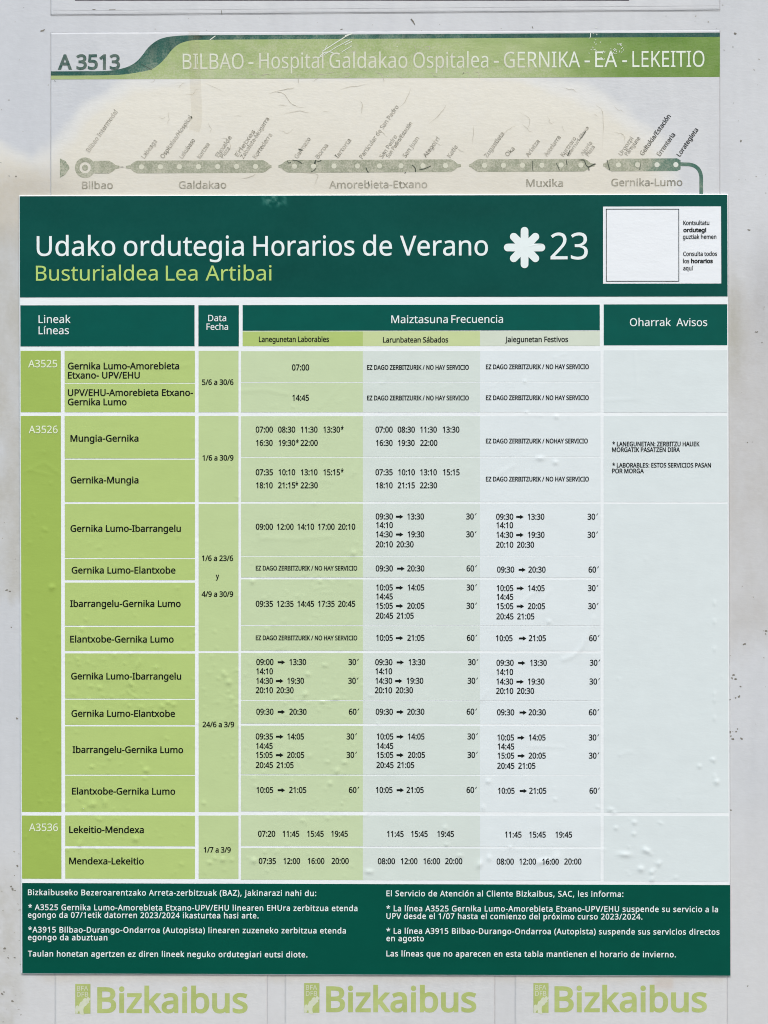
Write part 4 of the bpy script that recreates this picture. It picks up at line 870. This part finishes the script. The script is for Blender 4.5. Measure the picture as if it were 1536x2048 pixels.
for y0, y1, xr, s, a, b, base in [(702, 824.7, 123, 'A3525', 57.3, 115.5, 735.2), (832.1, 1623, 123, 'A3526', 58.6, 116.5, 866.7), (1630.2, 1756.5, 122.8, 'A3536', 59, 117, 1661)]:
    c = cell('line_number_cell', 43.4, y0, xr, y1, 85, GREENS['number'])
    letters('number_lettering', c, M_TPALE, T(s, a, base, b, 15, 7))
GI, GE, IG, EG = 'Gernika Lumo-Ibarrangelu', 'Gernika Lumo-Elantxobe', 'Ibarrangelu-Gernika Lumo', 'Elantxobe-Gernika Lumo'
for y0, y1, L in [(702, 766, [('Gernika Lumo-Amorebieta', 136.7, 739.2, 359), ('Etxano- UPV/EHU', 136.7, 757.6, 280.3)]), (767.6, 824.7, [('UPV/EHU-Amorebieta Etxano-', 136.7, 792.4, 386.7), ('Gernika Lumo', 136.7, 811, 253.9)]),
                  (832.1, 917, [('Mungia-Gernika', 141.9, 883.6, 277.7)]), (919.5, 1004, [('Gernika-Mungia', 141.9, 966.9, 277.7)]), (1008, 1115.8, [(GI, 141.9, 1063.6, 362.3)]), (1117.8, 1160, [(GE, 144.2, 1146.9, 351.5)]),
                  (1165, 1251, [(IG, 141.3, 1213.6, 362)]), (1253.6, 1301.5, [(EG, 141.3, 1284.6, 348)]), (1306.4, 1396.8, [(GI, 143.2, 1358.4, 363)]), (1398.8, 1449.3, [(GE, 143.9, 1433, 350.6)]),
                  (1452.2, 1548.8, [(IG, 146.2, 1505.2, 366.8)]), (1550.8, 1623, [(EG, 144.9, 1588.2, 351)]), (1630.2, 1691.4, [('Lekeitio-Mendexa', 139.3, 1665, 288.4)]), (1696, 1756.5, [('Mendexa-Lekeitio', 139.3, 1727.5, 288.4)])]:
    c = cell('route_cell', 130.7, y0, 390.3, y1, 250, GREENS['route'])
    letters('route_lettering', c, M_INK, *[T(s, a, bs, b, 13.6, 17) for s, a, bs, b in L])
for y0, y1, L in [(702, 824.7, [('5/6 a 30/6', 404.6, 770.3, 467.4)]), (832.1, 1004, [('1/6 a 30/9', 405.6, 921.3, 467.4)]), (1008, 1301.5, [('1/6 a 23/6', 404.3, 1121.8, 466.8), ('y', 432, 1157.5, 438.8), ('4/9 a 30/9', 404, 1193.4, 466.8)]),
                  (1305.7, 1623, [('24/6 a 3/9', 405.6, 1453.8, 468.7)]), (1630.2, 1756.5, [('1/7 a 3/9', 408.2, 1704, 461.9)])]:
    c = cell('date_cell', 397.9, y0, 477.2, y1, 440, GREENS['date'])
    letters('date_lettering', c, M_INK, *[T(s, a, bs, b, 11.2, 18) for s, a, bs, b in L])

ROWS = [(702.6, 764.4), (766, 824.7), (832.5, 913.8), (915.5, 1003.7), (1007.3, 1111.7), (1113.2, 1154.7), (1158.6, 1250), (1251.8, 1301), (1305.7, 1399.8), (1401.5, 1447), (1451, 1548.5), (1550.4, 1622.4), (1630, 1691.7), (1695.3, 1759)]
EZ = 'EZ DAGO ZERBITZURIK / NO HAY SERVICIO'
def fr(a, b, m, base, x, ar, x2, xm):      # one «from -> to, every m minutes» row
    return [('t', a, x, base), ('a', ar[0], ar[1], base - 5.6), ('t', b, x2, base), ('m', m, xm, base)]
def tm(base, *p): return [('t', s, x, base) for s, x in p]
def ez(x, base, w=204.5, s=EZ): return [('e', s, x, base, x + w)]
WEEK = [tm(741.3, ('07:00', 584.2)), tm(801.9, ('14:45', 585)),
        tm(865.4, ('07:00', 511.9), ('08:30', 556.5), ('11:30', 602), ('13:30*', 647)) + tm(892, ('16:30', 512.5), ('19:30*', 557.5), ('22:00', 601.4)),
        tm(950.6, ('07:35', 511.9), ('10:10', 557.5), ('13:10', 602), ('15:15*', 647)) + tm(976.7, ('18:10', 512.5), ('21:15*', 556.5), ('22:30', 601.4)),
        tm(1059.4, ('09:00', 512), ('12:00', 554.2), ('14:10', 595.2), ('17:00', 636.2), ('20:10', 676.3)), ez(512, 1140.8, 202.5),
        tm(1213.3, ('09:35', 512), ('12:35', 554.2), ('14:45', 595.2), ('17:35', 636.2), ('20:45', 676.3)), ez(512, 1280, 202.5),
        fr('09:00', '13:30', '30', 1329.5, 513, (555.8, 570.5), 579.3, 697) + tm(1348, ('14:10', 513)) + fr('14:30', '19:30', '30', 1367, 513, (552.3, 567.2), 575, 696.5) + tm(1385.8, ('20:10', 512), ('20:30', 553.2)),
        fr('09:30', '20:30', '60', 1428.8, 513, (555.8, 570.5), 579, 697.8),
        fr('09:35', '14:05', '30', 1478.2, 512, (552.3, 567.2), 575, 693.2) + tm(1497, ('14:45', 512.5)) + fr('15:05', '20:05', '30', 1515, 512.5, (552.3, 567.2), 574.4, 693.2) + tm(1535.2, ('20:45', 512), ('21:05', 553.2)),
        fr('10:05', '21:05', '60', 1585, 513.5, (555.8, 570.5), 578.6, 697.8),
        tm(1672.5, ('07:20', 516.5), ('11:45', 565.6), ('15:45', 614.4), ('19:45', 662.6)), tm(1726.9, ('07:35', 518), ('12:00', 567.2), ('16:00', 615.7), ('20:00', 663.3))]
SAT = [ez(734.2, 740, 203.2), ez(734.2, 801, 203.2),
       tm(865.4, ('07:00', 751), ('08:30', 795.4), ('11:30', 840.3), ('13:30', 885.3)) + tm(892, ('16:30', 752), ('19:30', 796), ('22:00', 840.3)),
       tm(950.6, ('07:35', 751), ('10:10', 796.4), ('13:10', 840.3), ('15:15', 885.8)) + tm(976.7, ('18:10', 752), ('21:15', 795.4), ('22:30', 839.7)),
       fr('09:30', '13:30', '30', 1038.9, 751.5, (791.8, 806.5), 814.6, 932.1) + tm(1056.1, ('14:10', 752.4)) + fr('14:30', '19:30', '30', 1074.5, 752, (791.8, 806.5), 815.2, 932.1) + tm(1094.5, ('20:10', 751.5), ('20:30', 792.8)),
       fr('09:30', '20:30', '60', 1142.6, 751.5, (794.1, 809.4), 814.3, 932.8),
       fr('10:05', '14:05', '30', 1180.7, 752.4, (791.8, 806.5), 815.2, 932.8) + tm(1198.6, ('14:45', 752.4)) + fr('15:05', '20:05', '30', 1217.2, 752.4, (791.8, 806.5), 814.3, 932.8) + tm(1237, ('20:45', 751.8), ('21:05', 793.1)),
       fr('10:05', '21:05', '60', 1281.3, 752.4, (791.8, 806.5), 814.6, 933.4),
       fr('09:30', '13:30', '30', 1329.8, 750.5, (793.4, 807.8), 817.2, 935.7) + tm(1348, ('14:10', 751)) + fr('14:30', '19:30', '30', 1367, 751, (790.2, 804.8), 813.3, 935) + tm(1385.8, ('20:10', 749.8), ('20:30', 791.5)),
       fr('09:30', '20:30', '60', 1428.8, 751.5, (793.1, 807.4), 814.3, 933.1),
       fr('10:05', '14:05', '30', 1478.2, 753.4, (793.1, 807.4), 815.6, 934.7) + tm(1497, ('14:45', 753.4)) + fr('15:05', '20:05', '30', 1515, 753.4, (793.1, 807.4), 815.6, 934.7) + tm(1535.2, ('20:45', 752.8), ('21:05', 794.1)),
       fr('10:05', '21:05', '60', 1585, 751.8, (793.4, 807.8), 813, 932.8),
       tm(1672.8, ('11:45', 774), ('15:45', 822.1), ('19:45', 874.5)), tm(1727.2, ('08:00', 755.7), ('12:00', 801.6), ('16:00', 846.8), ('20:00', 890.1))]
HOL = [ez(971.6, 738.8, 205.5), ez(971.6, 800.6, 205.5), ez(971.6, 887, 203.4, 'EZ DAGO ZERBITZURIK / NOHAY SERVICIO'), ez(971.6, 963, 205.5),
       fr('09:30', '13:30', '30', 1039.4, 991.9, (1032, 1047), 1055, 1174.5) + tm(1056.3, ('14:10', 992.6)) + fr('14:30', '19:30', '30', 1075.4, 992.6, (1032, 1047), 1055.3, 1174.5) + tm(1095.3, ('20:10', 991.9), ('20:30', 1033.5)),
       fr('09:30', '20:30', '60', 1145, 993.8, (1036.9, 1051), 1056.4, 1176.4),
       fr('10:05', '14:05', '30', 1182, 993, (1033, 1047.4), 1055.6, 1175.3) + tm(1199.4, ('14:45', 993)) + fr('15:05', '20:05', '30', 1218, 993, (1033, 1047.8), 1055.3, 1175.6) + tm(1238.4, ('20:45', 992.3), ('21:05', 1033.9)),
       fr('10:05', '21:05', '60', 1281.9, 991.5, (1037.6, 1052.3), 1057, 1177.5),
       fr('09:30', '13:30', '30', 1331, 992.6, (1035.8, 1050.4), 1059.8, 1179) + tm(1349.4, ('14:10', 992.6)) + fr('14:30', '19:30', '30', 1368.5, 992.6, (1032.4, 1047.4), 1055.3, 1178.3) + tm(1387.3, ('20:10', 991.9), ('20:30', 1033.5)),
       fr('09:30', '20:30', '60', 1430, 993.8, (1038.8, 1053), 1056.8, 1177.1),
       fr('10:05', '14:05', '30', 1480.3, 994.5, (1034.6, 1048.9), 1057.5, 1176.8) + tm(1498.3, ('14:45', 994.9)) + fr('15:05', '20:05', '30', 1516.5, 994.9, (1035, 1049.6), 1056.8, 1177.1) + tm(1536.8, ('20:45', 994.1), ('21:05', 1036.1)),
       fr('10:05', '21:05', '60', 1586.6, 995.6, (1039.1, 1053.8), 1057.9, 1178.3),
       tm(1674.2, ('11:45', 1009.5), ('15:45', 1057.9), ('19:45', 1110.4)), tm(1728, ('08:00', 993), ('12:00', 1038.4), ('16:00', 1083.8), ('20:00', 1128))]
for nm, tint, x0, x1, data in (('weekday_cell', 'weekday', 482.5, 725.8, WEEK), ('saturday_cell', 'saturday', 725.8, 959.8, SAT), ('holiday_cell', 'holiday', 959.8, 1200.3, HOL)):
    for (y0, y1), items in zip(ROWS, data):
        c = cell(nm, x0, y0, x1, y1, 730, GREENS[tint])
        I = Ink(hposter, Z_INK); J = Ink(hposter, Z_INK)
        for it in items:
            if it[0] == 't':
                s = it[1].rstrip('*'); I.text(s, it[2], it[3], it[2] + (33.2 if s[0] == '1' else 34.3), 12.2, 18)
                if '*' in it[1]: I.text('*', it[2] + 34.8, it[3], it[2] + 40.2, 13.2, 16)
            elif it[0] == 'a': I.arrow(it[1], it[2], it[3])
            elif it[0] == 'm':
                J.text(it[1], it[2], it[3], it[2] + 15.2, 12.2, 18); J.poly([(it[2] + 17.2, it[3] - 8.6), (it[2] + 19.2, it[3] - 12.4), (it[2] + 21, it[3] - 12.4), (it[2] + 18.6, it[3] - 8.6)])
            else: I.text(it[1], it[2], it[3], it[4], 9.6, 21)
        v, f, X, Y = I.out(); part('times_lettering', v, f, M_INK, po, parent=c)
        if J.n: v, f, X, Y = J.out(); part('interval_lettering', v, f, M_INK, po, parent=c)
for i, (y0, y1) in enumerate([(701, 825), (832, 1004), (1008, 1624.5), (1631, 1761.4)]):
    c = cell('notes_cell', 1207, y0, 1454.6, y1, 1330, GREENS['notes'])
    if i == 1:
        letters('notes_lettering', c, M_INK, T('* LANEGUNETAN: ZERBITZU HAUEK', 1224, 892.8, 1398.4, 9.4, 20), T('MORGATIK PASATZEN DIRA', 1223.6, 904.2, 1359, 9.4, 20),
                T('* LABORABLES: ESTOS SERVICIOS PASAN', 1224, 935.2, 1420.9, 9.4, 20), T('POR MORGA', 1223.6, 946.6, 1287, 9.4, 20))
ft = cell('footer_panel', 43.4, 1767, 1457.6, 1947.7, 750, M_FOOT)
NOTICE = [
    ('Bizkaibuseko Bezeroarentzako Arreta-zerbitzuak (BAZ), jakinarazi nahi du:', 56.9, 1789.2, 632.7), ('* A3525 Gernika Lumo-Amorebieta Etxano-UPV/EHU linearen EHUra zerbitzua etenda', 57.5, 1819, 715),
    ('egongo da 07/1etik datorren 2023/2024 ikasturtea hasi arte.', 56.9, 1834.2, 517.6), ('*A3915 Bilbao-Durango-Ondarroa (Autopista) linearen zuzeneko zerbitzua etenda', 57.5, 1863.7, 691.9),
    ('egongo da abuztuan', 56.9, 1879, 215.6), ('Taulan honetan agertzen ez diren lineek neguko ordutegiari eutsi diote.', 56.9, 1911.6, 615),
    ('El Servicio de Atención al Cliente Bizkaibus, SAC, les informa:', 772.8, 1791.2, 1246), ('* La línea A3525 Gernika Lumo-Amorebieta Etxano-UPV/EHU suspende su servicio a la', 772.8, 1821.2, 1435),
    ('UPV desde el 1/07 hasta el comienzo del próximo curso 2023/2024.', 772.8, 1836.4, 1284), ('* La línea A3915 Bilbao-Durango-Ondarroa (Autopista) suspende sus servicios directos', 772.8, 1866.2, 1438),
    ('en agosto', 772.8, 1881, 847.6), ('Las líneas que no aparecen en esta tabla mantienen el horario de invierno.', 772.8, 1911.4, 1351)]
for half in (NOTICE[:6], NOTICE[6:]):
    letters('notice_lettering', ft, M_TWHITE, *[T(s, a, y, b, 11.6, 13, track=45) for s, a, y, b in half])
